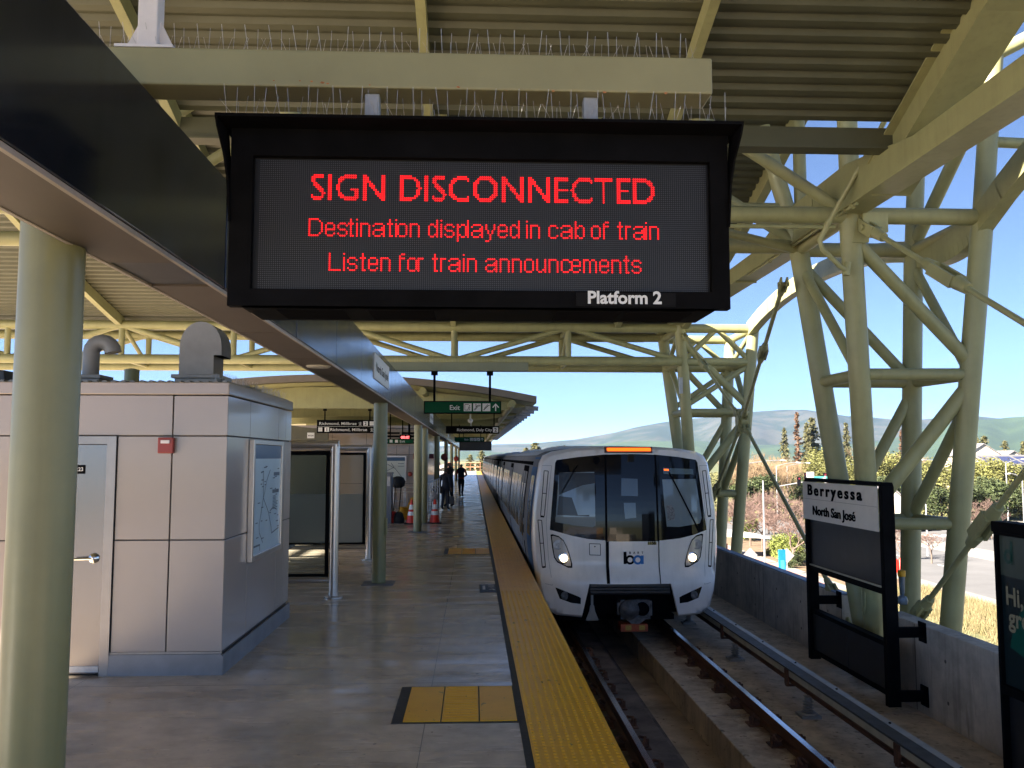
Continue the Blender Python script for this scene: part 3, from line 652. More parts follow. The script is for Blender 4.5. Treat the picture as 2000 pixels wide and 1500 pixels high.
# ================================================================== roofs, trusses, towers
def zA(y): d = 10.2-y; return 6.05+.36*d-.020*d*d
def zB(y):
    d = 22.0-y
    if d < 0: return 5.45-.02*d
    if d > 9: return 8.06-.02*(d-9)
    return 5.45+.19*d+.0095*d*d-.0001*0
def deck(b, x0, x1, y0, y1, zf, pitch=.2):
    ys = y0
    while ys < y1:
        pr = [(0, 0), (.075, 0), (.10, -.055), (.175, -.055), (.2, 0)]
        P = [(ys+a, zf(ys+a)+c) for a, c in pr]
        for (a, c) in zip(P[:-1], P[1:]): b.quad((x0, a[0], a[1]), (x1, a[0], a[1]), (x1, c[0], c[1]), (x0, c[0], c[1]))
        ys += pitch
    n = 24
    for k in range(n):      # roofing skin above the ribs
        a, c = y0+(y1-y0)*k/n, y0+(y1-y0)*(k+1)/n
        b.quad((x0, a, zf(a)+.10), (x1, a, zf(a)+.10), (x1, c, zf(c)+.10), (x0, c, zf(c)+.10))
def arc_beam(b, x, wd, dp, y0, y1, zf, off, n=14):
    P = [(x, y0+(y1-y0)*k/n, zf(y0+(y1-y0)*k/n)+off) for k in range(n+1)]
    for a, c in zip(P[:-1], P[1:]):
        a = Vector(a); c = Vector(c); e = (c-a).normalized()*.004; b.bar(a-e, c+e, wd, dp)
XL = -15.1  # unseen left roof edge, placed to keep sun off the visible floor
t = thing('roof_canopy', 'nearer ribbed metal roof overhead above the large LED sign', 'roof', (-4.5, 4, 6.2))
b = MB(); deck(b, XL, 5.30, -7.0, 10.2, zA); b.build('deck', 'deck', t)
MB().box(XL, 5.12, 10.24, 10.36, 5.70, 5.95).box(XL, 5.12, 10.18, 10.42, 5.675, 5.699).build('end_beam', 'deck', t)
for x in (-11.5, -8.7, -6.2, -3.5, -.54, 2.36):
    b = MB(); arc_beam(b, x, .10, .20, 4.0, 10.2, zA, -.165); b.build('rafter', 'steel', t)
zg = lambda y: zA(y)-.10
b = MB(); P = [(5.17, 10.7, 5.50), (5.17, 8.2, 6.62), (5.17, 5.6, 7.35), (5.17, 2, 7.75)]
for a, c in zip(P[:-1], P[1:]):
    a, c = Vector(a), Vector(c); e = (c-a).normalized()*.006; b.bar(a-e, c+e, .16, .44)
    b.bar(a-e+Vector((.1, 0, -.235)), c+e+Vector((.1, 0, -.235)), .50, .03); b.bar(a-e+Vector((-.13, 0, .17)), c+e+Vector((-.13, 0, .17)), .12, .02)
b.build('edge_girder', 'steel', t)
t = thing('roof_canopy', 'farther ribbed metal roof sloping down behind the LED sign to the far truss', 'roof', (-4.5, 17, 6.0))
b = MB(); deck(b, XL, 5.25, 8.7, 26.8, zB); b.build('deck', 'deck', t)  # both deck ends run on out of view, added to block the sun
for x in (-12.8, -8.70, -4.65, -.52, 3.6):
    b = MB(); arc_beam(b, x, .13, .24, 12.9, 22.0, zB, -.19); b.build('rafter', 'steel', t)
b = MB(); arc_beam(b, 5.30, .16, .40, 12.95, 22.0, zB, -.12); b.build('edge_girder', 'steel', t)
NXS = [5.22, 2.37, -.50, -3.22, -5.94, -8.66, -11.4, -14.2]
def tb(name, p, q, r, parent, n=14, m='steel'):
    return MB().tube(p, q, r, n).build(name, m, parent, smooth=40)
# far truss across the platform
t = thing('roof_truss', 'far tubular truss spanning the platform behind the sign, sky showing through its webs', 'truss', (-4.5, 22.8, 4.37), 'tubular roof trusses')
zt, zb, ya, yb = 5.20, 4.36, 21.9, 23.7
for y, z in ((ya, zt), (yb, zt), (ya, zb), (yb, zb)): tb('chord', (-15, y, z), (5.22, y, z), .115, t)
for i, x in enumerate(NXS[1:-1], 1):
    for y in (ya, yb): tb('vertical', (x, y, zb), (x, y, zt), .075, t)
for i in range(len(NXS)-1):
    for y in (ya, yb):
        a, c = NXS[i], NXS[i+1]
        if i % 2 == 0: tb('web', (a, y, zb), (c, y, zt), .07, t)
        else: tb('web', (a, y, zt), (c, y, zb), .07, t)
    if i % 2 == 1: tb('web', (NXS[i], ya, zt), (NXS[i], yb, zb), .055, t)
for x in NXS[1:]:
    tb('cross_tie', (x, ya, zt), (x, yb, zt), .06, t); tb('cross_tie', (x, ya, zb), (x, yb, zb), .05, t)
# near truss above the sign
t = thing('roof_truss', 'near tubular truss mostly hidden behind the large LED sign', 'truss', (-4.5, 12.6, 5.2), 'tubular roof trusses')
zb, zt, ya, yb = 5.27, 7.1, 11.7, 13.5
for y in (ya, yb):
    tb('chord', (-15, y, zb), (5.17, y, zb), .115, t); tb('chord', (-15, y, zt), (2.4, y, zt), .10, t)
for i in range(len(NXS)-1):
    for y in (ya, yb):
        a, c = NXS[i], NXS[i+1]
        if i % 2 == 0: tb('web', (a-.05, y, zb), (c, y, zt), .085, t)
        else: tb('web', (a, y, zt), (c, y, zb), .085, t)
tb('cross_tie', (2.37, ya, zb), (5.12, yb, zb-.06), .07, t)
tb('conduit', (-6, ya-.02, zb-.17), (4.95, ya-.02, zb-.17), .03, t)
# towers
def tower(y0, label, base_in, ztop, dx=0, extra=None):
    t = thing('truss_tower', label, 'tower', (5.9+dx, y0+.9, ZF), 'tubular leg towers outside the track')
    A = Vector((5.17+dx, y0, ztop)); B = Vector((5.13+dx, y0+1.8, ztop-.05)); D = Vector((7.05+dx, y0, ztop)); C = Vector((6.98+dx, y0+1.8, ztop-.05))
    bi = Vector((5.78+dx, y0+1.0, ZF)); bo = Vector((6.30+dx, y0+.95, -3.4))
    def on(p, q, z): k = (p.z-z)/(p.z-q.z); return p+(q-p)*k
    pA, pB = bi+Vector((-.02, -.10, 0)), bi+Vector((.0, .12, 0)); pD, pC = bo+Vector((.15, -.12, 0)), bo+Vector((-.1, .12, 0))
    tb('leg', A+(A-pA).normalized()*.15, pA, .145, t, 20); tb('leg', B+(B-pB).normalized()*.15, pB, .15, t, 20)
    tb('leg', D, pD, .145, t, 20); tb('leg', C, pC, .145, t, 20)
    tb('strut', A, D, .115, t); tb('strut', B, C, .115, t); tb('strut', A, B, .10, t); tb('strut', D, C, .10, t)
    ring = lambda z: (on(A, pA, z), on(B, pB, z), on(C, pC, z), on(D, pD, z))
    for z, r in ((3.10, .085), (1.02, .085)):
        a, b_, c, d = ring(z)
        for p, q in ((a, b_), (b_, c), (c, d), (d, a)): tb('strut', p, q, r, t)
    a3, b3, c3, d3 = ring(3.10); a1, b1, c1, d1 = ring(1.02)
    am, bm_, cm, dm = ring(ztop-.30)
    tb('brace', am, on(D, pD, 3.25), .095, t); tb('brace', bm_, c3, .085, t); tb('brace', on(B, pB, ztop-.35), a3, .075, t); tb('brace', on(C, pC, ztop-.3), d3, .075, t)
    tb('brace', on(A, pA, 1.15), on(D, pD, 2.95), .105, t); tb('brace', b1, on(C, pC, 2.95), .085, t); tb('brace', c1, on(D, pD, 2.7), .085, t)
    MB().box(bi.x-.22, bi.x+.22, bi.y-.25, bi.y+.25, ZF-.001, ZF+.03).build('base_plate', 'steel', t)
    return t, A, B, C, D, bi, on, pA, pB, pC, pD
t, A, B, C, D, bi, on, pA, pB, pC, pD = tower(11.7, 'nearest large sage green tubular tower behind the Berryessa name sign', 0, 5.27)
def ptop(p, z, dx=0): return p+Vector((dx, 0, z-p.z))
tb('leg', D, ptop(D, 8.2, .32), .135, t, 20); tb('leg', C, ptop(C, 8.0, .2), .135, t, 20)
tb('leg', A+Vector((.02, 0, 0)), ptop(A, 7.4, 0), .135, t, 20); tb('leg', B+Vector((.05, 0, 0)), ptop(B, 7.3, .05), .10, t)
tb('leg', B, ptop(B, 7.2, -.55), .13, t, 20)
tb('strut', ptop(D, 6.35, .12), ptop(D, 6.3, 1.6), .075, t); tb('brace', C+Vector((.02, 0, .1)), ptop(D, 7.0, .1), .10, t)
tb('strut', ptop(B, 5.9, -.05), ptop(B, 5.9, -2.2), .07, t)
tb('brace', ptop(D, 7.6, .25), Vector((8.6, 11.2, 8.2)), .10, t); tb('brace', ptop(A, 6.9), ptop(D, 8.0, .3), .10, t)
MB().box(5.28, 5.62, 11.52, 11.56, 5.0, 5.27).build('gusset_plate', 'steel', t)
p = at(1688, 1232, Y=12.2)
# access cover outline low on the leg
bb = MB()
pL = on(A, pA, -.42); pL = on(A, pA, -.08); bb.path([(pL.x-.145, pL.y-.07, .06), (pL.x-.150, pL.y-.07, -.16), (pL.x-.147, pL.y-.02, -.24), (pL.x-.145, pL.y+.03, -.16), (pL.x-.140, pL.y+.03, .06)], .014, 6)
bb.build('access_cover', 'steel', t, smooth=50)
bm_s = mat('soot stain', (.10, .10, .07), .7, var=.3)
t2, A2, B2, C2, D2, bi2, on2, pA2, pB2, pC2, pD2 = tower(21.9, 'farther sage green tubular tower just right of the train roof', 0, 5.20, .04)
ring = [on2(P, Q, 4.36) for P, Q in ((A2, pA2), (B2, pB2), (C2, pC2), (D2, pD2))]
for i in range(4): tb('strut', ring[i], ring[(i+1) % 4], .11, t2)
for P, Q, i, j in ((A2, D2, 0, 3), (B2, C2, 1, 2)):
    m = (P+Q)/2; tb('brace', m, ring[i], .07, t2); tb('brace', m, ring[j], .07, t2)
tb('brace', A2, ring[1], .06, t2); tb('brace', D2, ring[2], .06, t2)
for P, Q, Pq, Qq in ((A2, D2, pA2, pD2), (B2, C2, pB2, pC2)):
    tb('brace', on2(P, Pq, 3.25), on2(Q, Qq, 4.3), .07, t2)
b = MB(); p = on2(A2, pA2, 3.9); b.box(p.x-.16, p.x-.08, p.y-.22, p.y-.14, 3.55, 3.95); b.build('junction_box', 'cover', t2)
# longitudinal girders
t = thing('roof_girder', 'inner box girder running along the tops of the towers above the track', 'girder', (5.15, 12, 5.3), 'girders along the towers')
MB().prism([(2, 5.29), (24, 5.29), (24, 5.62), (15.2, 5.62), (13.8, 5.9), (11.4, 5.9), (9.6, 5.62), (2, 5.62)], (5.0, 0, 0), Y, Z, X*.26).build('web', 'steel', t, bevel=.01)
MB().box(4.93, 5.33, 2.0, 24.0, 5.262, 5.289).build('bottom_flange', 'steel', t)
MB().box(4.985, 4.999, 12.55, 12.57, 5.29, 5.8).box(4.93, 5.33, 16.2, 16.23, 5.23, 5.26).build('splice', 'steel', t)
t = thing('roof_girder', 'sunlit outer arched box girder between the outer tower corners', 'girder', (7.03, 17, 5.2), 'girders along the towers')
def arch(y0, y1, rise, z0=5.20):
    n = 16; P = []
    for k in range(n+1):
        s = -1+2*k/n; P.append(Vector((7.03, y0+(y1-y0)*k/n, z0+rise*(1-abs(s)**2.2))))
    return P
b = MB()
for P in (arch(13.5, 21.9, .5), arch(2.6, 11.7, 1.15)):
    for a, c in zip(P[:-1], P[1:]):
        e = (c-a).normalized()*.006; b.bar(a-e, c+e, .20, .34)
for P in (arch(11.7, 13.5, -.18, 5.20),):
    for a, c in zip(P[:-1], P[1:]): b.bar(a, c, .2, .40)
b.build('arch', 'steel', t)
# bent conduits on the near tower
t = thing('conduit', 'bent painted conduit running down from the roof edge to the near tower leg', 'conduit', (5.0, 11.3, 5.0))
P = [at(1737, 190, Y=10.5), at(1735, 222, Y=10.6), at(1700, 290, Y=10.9), at(1618, 435, Y=11.35), at(1601, 470, Y=11.45), at(1606, 486, Y=11.45), at(1640, 520, Y=11.5), at(1652, 528, Y=11.55)]
MB().path(P, .034, 10).build('pipe', 'steel', t, smooth=60)
b = MB()
for a, c in ((at(1655, 512, Y=11.56), at(1652, 538, Y=11.56)),): b.tube(a, c, .05, 10)
for k in (2, 3): b.tube(P[k]-(P[k+1]-P[k]).normalized()*.03, P[k]+(P[k+1]-P[k]).normalized()*.03, .045, 10)
b.build('coupling', 'steel', t, smooth=50)
t = thing('conduit', 'thin conduit with couplings clipped under the inner girder', 'conduit', (5.0, 12, 5.2))
P = [Vector((4.96, y, 5.235)) for y in (11.0, 12.2, 13.6, 15.5)]
b = MB().path(P, .022, 8)
for y in (11.15, 11.35, 11.7, 12.0, 14.4): b.tube((4.96, y-.04, 5.235), (4.96, y+.04, 5.235), .036, 8).box(4.93, 4.99, y-.01, y+.01, 5.235, 5.262)
b.build('pipe', 'steel', t, smooth=50)
# tie rods
def clevis(b, p, d, s=1.0):
    p = Vector(p); d = Vector(d).normalized(); u, v = ortho(d)
    b.tube(p+d*.12*s, p+d*.26*s, .055*s, 10, .042*s)
    for k in (-1, 1): b.bar(p-d*.10*s+u*k*.04*s, p+d*.14*s+u*k*.04*s, .026*s, .10*s, v)
    b.tube(p-u*.075*s, p+u*.075*s, .03*s, 8)
def rod(label, p, q, tbk=.45, ends=(1, 1), gr='tie rods bracing the towers', s=1.15):
    p, q = Vector(p), Vector(q); d = (q-p).normalized(); t = thing('tie_rod', label, 'tie rod', p, gr); L = (q-p).length
    MB().tube(p+d*.2, q-d*.2, .036, 12).build('rod', 'steel', t, smooth=40)
    c = p+d*L*tbk; b = MB(); u, v = ortho(d)
    b.tube(c-d*.28*s, c-d*.14*s, .045*s, 10, .06*s).tube(c+d*.14*s, c+d*.28*s, .06*s, 10, .045*s)
    for k in (-1, 1): b.bar(c-d*.15*s+u*k*.052*s, c+d*.15*s+u*k*.052*s, .03*s, .10*s, v)
    b.build('turnbuckle', 'steel', t, smooth=40)
    for on_, e_, dd in ((ends[0], p, d), (ends[1], q, -d)):
        if on_: b = MB(); clevis(b, e_, dd, s); b.build('clevis', 'steel', t, smooth=40)
    return t
def hub(label, c):
    t = thing('rod_hub', label, 'bracing hub', c); c = Vector(c); b = MB()
    for k in range(4):
        a = math.pi/4+k*math.pi/2; d = Vector((.25*math.cos(a)*.4, math.cos(a), math.sin(a)))
        b.path([c+d*.06+X*.05, c+d*.24+X*.07, c+d*.32, c+d*.24-X*.07, c+d*.06-X*.05], .042, 6)
    b.tube(c-X*.12, c+X*.12, .12, 12); b.tube(c-X*.07, c+X*.07, .20, 14)
    b.build('hub', 'steel', t, smooth=40)
H1 = at(1450, 822, X=5.62); H1 = Vector((5.62, H1.y, H1.z))
nt_ = B+Vector((-.05, -.15, -.28)); fb_ = on2(A2, pA2, -.5)+Vector((-.1, 0, 0)); ft_ = on2(A2, pA2, 5.0)+Vector((.05, -.15, 0)); nb_ = on(B, pB, -.9)+Vector((0, .1, 0))
nt_ = at(1530, 555, Y=13.35)
rod('upper tie rod from the near tower top down to the cross hub', nt_, H1+(nt_-H1).normalized()*.22, .45)
rod('lower tie rod from the cross hub down behind the name sign', nb_, H1+(nb_-H1).normalized()*.22, .2)
rod('tie rod from the far tower top down to the cross hub', ft_, H1+(ft_-H1).normalized()*.22, .4)
rod('tie rod from the cross hub down beside the train to the far tower base', fb_, H1+(fb_-H1).normalized()*.22, .55)
hub('forked hub where four tie rods cross between the two towers', H1)
p = at(1695, 445, Y=11.5); q = at(2150, 722, Y=8.1)
rod('tie rod with turnbuckle running from the near tower top off the right edge', p, q, .416, (1, 0), s=1.5)
MB().prism([(-.12, -.18), (.10, -.18), (.14, .16), (-.10, .2)], (p.x-.05, p.y+.09, p.z), X, Z, Y*.03).build('gusset_plate', 'steel', bpy.data.objects['tie_rod.004'])
p = at(1797, 1195, Y=12.2); q = at(2150, 722, Y=8.1)
p.x = min(p.x, 6.3)
rod('tie rod rising from behind the parapet wall to the right edge', p, q, .445, (1, 0), s=1.5)
MB().prism([(-.10, -.6), (.10, -.6), (.06, .06), (-.06, .06)], (p.x, p.y+.075, p.z), X, Z, Y*.03).build('lug_plate', 'steel', bpy.data.objects['tie_rod.005'])
hub('forked hub joining the two right tie rods outside the photo edge', q)
# ================================================================== far platform canopy
Y0C, Y1C = 27.7, 96.0
t = thing('platform_canopy', 'long curved canopy over the far platform with grey-brown front edge', 'canopy', (-4.4, Y0C, 3.5))
xs = [-10.8+12.75*k/30 for k in range(31)]
b = MB()
for a, c in zip(xs[:-1], xs[1:]):
    b.quad((a, Y0C+.12, ZC(a)), (c, Y0C+.12, ZC(c)), (c, Y1C, ZC(c)), (a, Y1C, ZC(a)))
    b.quad((a, Y0C+.12, ZC(a)+.20), (a, Y1C, ZC(a)+.20), (c, Y1C, ZC(c)+.20), (c, Y0C+.12, ZC(c)+.20))
for x in (xs[0], xs[-1]): b.quad((x, Y0C+.12, ZC(x)), (x, Y1C, ZC(x)), (x, Y1C, ZC(x)+.2), (x, Y0C+.12, ZC(x)+.2))
b.build('shell', 'steel', t, smooth=30)
b = MB(); top = [(x, ZC(x)+.24) for x in xs]; bot = [(x, ZC(x)+.02) for x in xs][::-1]
b.prism(top+bot, (0, Y0C, 0), X, Z, Y*.119); b.box(xs[-1]+.001, xs[-1]+.03, Y0C, Y1C, ZC(xs[-1])+.02, ZC(xs[-1])+.24); b.build('fascia', 'canopyedge', t)
for x in (1.22, -1.62, -7.2): tb('purlin', (x, Y0C+.14, ZC(x)-.13), (x, Y1C, ZC(x)-.13), .115, t, 16)
for k in range(12):
    y = Y0C+1.6+5.8*k; b = MB()
    P = [(-8.8, 3.45), (-5.8, 3.56), (-3.0, 3.56), (.2, 3.42), (1.7, ZC(1.7)-.06)]; Q = [(x, ZC(x)-.005) for x, _ in P][::-1]
    b.prism(P+Q, (0, y, 0), X, Z, Y*.16); b.build('rib', 'steel', t)
for k in range(26): MB().tube((1.7, Y0C+1.2+2.0*k, ZC(1.9)-.06), (2.12, Y0C+1.2+2.0*k, ZC(2.12)-.06), .075, 8).build('edge_stub', 'galv', t)
for y in (30.5, 33.0, 36.5, 42):
    MB().lathe([(.05, 0), (.09, .08), (.10, .12)], (.9, y, ZC(.9)-.24), 12).build('floodlight', 'wht', t, smooth=40)
for k, y in enumerate((31.2, 38.5)):
    tt = thing('camera_dome', ('small white camera on a stalk under the canopy front', 'smaller white camera on a stalk farther under the canopy')[k], 'camera', (-.1, y, 3.2), 'cameras under the far canopy')
    MB().tube((-.12, y, ZC(-.1)-.02), (-.12, y, 3.28), .03, 8).lathe([(.03, .1), (.09, .06), (.09, 0), (.05, -.06)], (-.12, y, 3.22), 12).build('camera', 'wht', tt, smooth=40)
# ================================================================== plant room, shelters, station building
BX, BY0, BY1, BH = -2.265, 8.22, 11.07, 2.64
t = thing('plant_room', 'rose grey panelled plant room with a stainless door beside the near column', 'building', (-4.5, 9.6, 0))
b = MB(); zj = [.20, 1.2, 2.145, 2.52]; xj = [-7.6, -6.4, -5.22, -4.18, -3.255, -2.76, BX-.002]
def inner(y0): pass
for z0, z1 in zip(zj[:-1], zj[1:]):
    for x0, x1 in zip(xj[:-1], xj[1:]):
        if abs(x0+4.18) < .01 and z1 < 2.2: continue
        if z0 == 2.145 and (abs(x0+4.18) < .01 or abs(x0+3.255) < .01):
            if abs(x0+4.18) < .01: b.box(-4.18+.006, -2.76-.006, BY0, BY0+.02, z0+.007, z1-.004)
            continue
        b.box(x0+.007, x1-.007 if x1 < -2.3 else BX-.0005, BY0, BY0+.02, z0+.006, z1-.006)
    for y0, y1 in zip([BY0, 9.05, 10.35, 10.75], [9.05, 10.35, 10.75, BY1]):
        b.box(BX-.02, BX, y0+(.0205 if y0 == BY0 else .006), y1-.006, z0+.006, z1-.006)
b.build('wall_panels', 'panel', t, bevel=.003)
MB().box(-7.6, BX-.022, BY0+.022, BY1-.01, .02, 2.50).build('core', 'joint', t)
MB().box(-7.65, BX+.012, BY0-.012, BY1+.012, 2.524, BH).build('roof_cap', 'panel', t, bevel=.01)
b = MB()
x = -7.6
while x < BX-.02: b.tube((x, BY0+.1, BH+.0), (x, BY1, BH+.0), .028, 8); x += .085
b.build('roof_deck', 'ventgrey', t)
MB().prism([(-3.255, 0), (BX+.02, 0), (BX+.02, .165), (BX-.005, .185), (-3.255, .185)], (0, BY0-.022, 0), X, Z, Y*.02).box(BX+.001, BX+.022, BY0-.0015, BY1+.01, -.001, .178).box(-7.6, -4.2, BY0-.022, BY0-.002, 0, .185).build('plinth', mat('plinth concrete', (.24, .235, .245), .7, var=.15, scale=2), t)
MB().box(-3.255, BX+.002, BY0-.01, BY0-.0005, .187, .205).build('flashing', 'trim', t)
d = MB().box(-4.10, -3.345, BY0+.004, BY0+.03, .02, 2.065).build('door', 'doorsteel', t, bevel=.003)
MB().box(-4.18, -4.105, BY0-.018, BY0+.02, 0, 2.14).box(-3.34, -3.258, BY0-.018, BY0+.02, 0, 2.14).box(-4.104, -3.341, BY0-.018, BY0+.02, 2.07, 2.14).build('frame', mat('door frame steel', (.27, .245, .225), .3, metal=.7, var=.05), t)
MB().box(-4.10, -3.35, BY0-.006, BY0+.0035, .035, .085).build('kick_plate', 'galv', d)
MB().lathe([(.046, 0), (.046, .012), (.03, .03), (.014, .034), (.014, .06)], (-3.425, BY0+.0035, 1.04), 20, (0, -1, 0)).path([(-3.425, BY0-.05, 1.04), (-3.46, BY0-.055, 1.04), (-3.60, BY0-.05, 1.035)], [.012, .012, .010], 8).build('handle', 'chrome', d, smooth=40)
MB().box(-3.655, -3.535, BY0-.004, BY0+.003, 1.80, 1.88).build('number_plate', 'black', d)
MB().text('P223', .032, (-3.595, BY0-.006, 1.825), X, Z, 'c', bold=.01).build('lettering', 'wht', d)
MB().box(-5.0, -4.9, BY0-.02, BY0-.001, .0, 2.14).build('trim', 'joint', t)
t = thing('fire_alarm', 'red fire alarm strobe mounted high on the plant room wall', 'fire alarm', (-2.80, BY0-.03, 2.05))
MB().box(-2.875, -2.735, BY0-.055, BY0-.001, 1.985, 2.13).build('case', 'red', t, bevel=.008)
MB().box(-2.845, -2.765, BY0-.068, BY0-.0555, 2.075, 2.105).build('strobe', mat('strobe lens', (.7, .62, .6), .15, var=0), t, bevel=.004)
t = thing('map_case', 'steel framed transit map case on the side of the plant room', 'map case', (BX+.04, 9.7, .88))
p0, p1, zz0, zz1 = 9.02, 10.40, .90, 2.13
b = MB()
b.box(BX+.001, BX+.055, p0, p0+.06, zz0, zz1).box(BX+.001, BX+.055, p1-.06, p1, zz0, zz1).box(BX+.001, BX+.055, p0+.06, p1-.06, zz0, zz0+.06).box(BX+.001, BX+.055, p0+.06, p1-.06, zz1-.05, zz1)
b.build('frame', 'stainless', t, bevel=.006)
MB().box(BX+.001, BX+.035, p0+.06, p1-.06, zz0+.06, zz1-.05).build('map_sheet', 'map', t)
o = (BX+.0375, p0+.06, zz0+.06); u, v = Y, Z; W, H = p1-p0-.12, zz1-zz0-.11
b = MB().flat([(0, H*.87), (W, H*.87), (W, H), (0, H)], o, u, v); b.build('title_band', 'blue', t)
b = MB(); S_ = lambda L: [[(x*W, y*H) for x, y in l] for l in L]
b.strokes(S_([[(.25, .74), (.34, .75), (.35, .50), (.30, .40), (.22, .25), (.24, .18), (.36, .08)], [(.35, .50), (.55, .35), (.66, .20), (.68, .14), (.95, .17)], [(.60, .36), (.72, .39), (.86, .36)], [(.35, .5), (.4, .56), (.46, .66), (.58, .76)]]), .014, o, u, v)
b.flat([(W*.72, H*.70), (W*.95, H*.70), (W*.95, H*.735), (W*.72, H*.735)], o, u, v); b.flat([(W*.68, H*.53), (W*.93, H*.53), (W*.93, H*.565), (W*.68, H*.565)], o, u, v)
for k in range(26):
    x, y = random.uniform(.08, .9), random.uniform(.12, .8); b.strokes(S_([[(x, y), (x+random.uniform(.04, .10), y)]]), .011, o, u, v)
for k in range(10): b.strokes(S_([[(.70, .5-k*.014), (.70+random.uniform(.1, .2), .5-k*.014)]]), .008, o, u, v)
b.strokes(S_([[(.03, .07), (.26, .07)], [(.26, .07), (.26, .02)]]), .02, o, u, v)
b.build('map_lines', 'mapink', t)
def gooseneck(x, y, s, label, square):
    t = thing('roof_vent', label, 'roof vent', (x, y, BH), 'grey gooseneck vents on the plant room roof'); z = BH+.03
    MB().box(x-.26*s, x+.26*s, y-.26*s, y+.26*s, z-.03, z+.05).box(x-.22*s, x+.22*s, y-.22*s, y+.22*s, z+.05, z+.11).box(x-.25*s, x+.25*s, y-.25*s, y+.25*s, z+.11, z+.15).build('curb', 'ventgrey', t, bevel=.006)
    if square:
        w2 = .185; b = MB(); P = []
        for k in range(9):
            a = math.pi*k/8; P.append((-.02-.0+.16-.16*math.cos(a)*1.0, .36+.16*math.sin(a)))
        n = 12; out = [(-.19, 0)]+[(-.19+.22*(1-math.cos(math.pi*k/n)), .30+.27*math.sin(math.pi*k/n)) for k in range(n+1)]+[(.25, .21)]
        inn = [(.19, 0), (.19, .2), (.17, .24)]
        poly = out+[(.17, .21)]+[(.17, 0)]
        b.prism(poly, (x, y-w2, z+.15), X, Z, Y*2*w2); b.build('hood', 'ventgrey', t, smooth=35)
        MB().box(x+.172, x+.246, y-w2+.01, y+w2-.01, z+.352, z+.36).build('mouth', 'black', t)
    else:
        P = [(x, y, z+.15), (x, y, z+.40)]+[(x+.115-.115*math.cos(a), y, z+.40+.115*math.sin(a)) for a in [math.pi*k/8 for k in range(1, 9)]]
        MB().path(P, .085, 16).build('pipe', 'ventgrey', t, smooth=40)
gooseneck(at(396, 700, Y=9.6).x, 9.6, 1.0, 'large square gooseneck vent on the plant room roof under the boxing', True)
gooseneck(at(178, 700, Y=9.6).x, 9.6, .7, 'round pipe gooseneck vent on the roof just right of the near column', False)
p = at(257, 745, Y=10.6); t = tag(MB().tube((p.x, 10.6, BH-.1), (p.x, 10.6, BH+.33), .085, 18).lathe([(.088, .33), (.088, .345), (.03, .36)], (p.x, 10.6, BH), 18).build('roof_pipe', 'steel', smooth=40), 'short capped green pipe between the two roof vents', 'pipe')
p = at(8, 745, Y=9.2); t = tag(MB().prism([(-.6, 0), (.12, 0), (.10, .18), (-.6, .24)], (p.x, 9.0, BH), X, Z, Y*.6).build('roof_hatch', 'dark', bevel=.01), 'dark sloping roof hatch at the left edge behind the column', 'roof hatch')
b = MB(); y = BY0+.2
while y < BY1: b.tube((BX-.1, y, BH), (BX-.1+random.uniform(-.05, .05), y, BH+.11), .0014, 4, cap=False).tube((BX-.2, y, BH), (BX-.2+random.uniform(-.05, .05), y+.02, BH+.11), .0014, 4, cap=False); y += .03
x = -4.0
while x < BX-.2: b.tube((x, BY1-.1, BH), (x, BY1-.1+random.uniform(-.05, .05), BH+.12), .0014, 4, cap=False); x += .035
o = b.build('bird_spikes', 'galv'); tag(o, 'fine bird spikes along the edge of the plant room roof', 'bird spikes')
# windscreens
def windscreen(y, x0, x1, label, top=2.13):
    t = thing('windscreen', label, 'windscreen', (x1, y, 0), 'glass windscreens on the platform')
    b = MB().tube((x1, y, 0), (x1, y, top), .062, 20).path([(x0, y, top), (x1+.045, y, top)], .058, 16)
    b.build('post', 'stainless', t, smooth=40)
    MB().lathe([(.13, 0), (.13, .02), (.07, .03), (.07, .07)], (x1, y, 0), 20).build('foot', 'stainless', t, smooth=40)
    MB().tube((x0, y, .24), (x1-.05, y, .24), .04, 14).build('lower_rail', 'stainless', t, smooth=40)
    g0, g1, z0, z1 = x0+.02, x1-.075, .29, top-.09
    MB().box(g1-.05, g1, y-.025, y+.025, z0, z1).box(g0, g1-.05, y-.025, y+.025, z0, z0+.04).box(g0, g1-.05, y-.025, y+.025, z1-.05, z1).box(g0, g0+.04, y-.025, y+.025, z0+.04, z1-.05).build('frame', 'black', t)
    zm = 1.25 if y > 15 else z0+.04
    MB().box(g0+.04, g1-.05, y-.006, y+.006, max(zm, z0+.04), z1-.05).build('glass_pane', 'glass', t)
    if y > 15: MB().box(g0+.04, g1-.05, y-.006, y+.006, z0+.04, zm-.002).build('frosted_pane', 'frost', t)
    return t
windscreen(12.56, -3.3, -1.945, 'nearer glass windscreen with a bright stainless corner post')
windscreen(17.1, -3.6, -1.99, 'farther half frosted glass windscreen beside a green column')
t = thing('shelter_wall', 'grey panelled shelter wall seen through the glass windscreen', 'shelter wall', (-3.6, 15, 0))
MB().box(-3.66, -3.60, 12.7, 17.0, .15, 2.1).build('panel', mat('grey green panel', (.66, .67, .62), .4, var=.05), t)
MB().box(-3.69, -3.57, 14.7, 14.8, 0, 2.15).box(-3.69, -3.57, 16.95, 17.05, 0, 2.15).box(-3.69, -3.57, 12.7, 12.78, 0, 2.15).build('post', 'stainless', t)
t = thing('bench', 'perforated steel bench behind the near glass windscreen', 'bench', (-3.0, 14.0, 0))
MB().prism([(0, 0), (.5, .03), (.5, .06), (0, .03)], (-3.45, 13.2, .45), X, Z, Y*1.7).build('seat', 'galv', t)
MB().box(-3.25, -3.15, 13.9, 14.0, 0, .45).box(-3.35, -3.05, 13.85, 14.05, 0, .02).build('leg', 'galv', t)
b = MB()
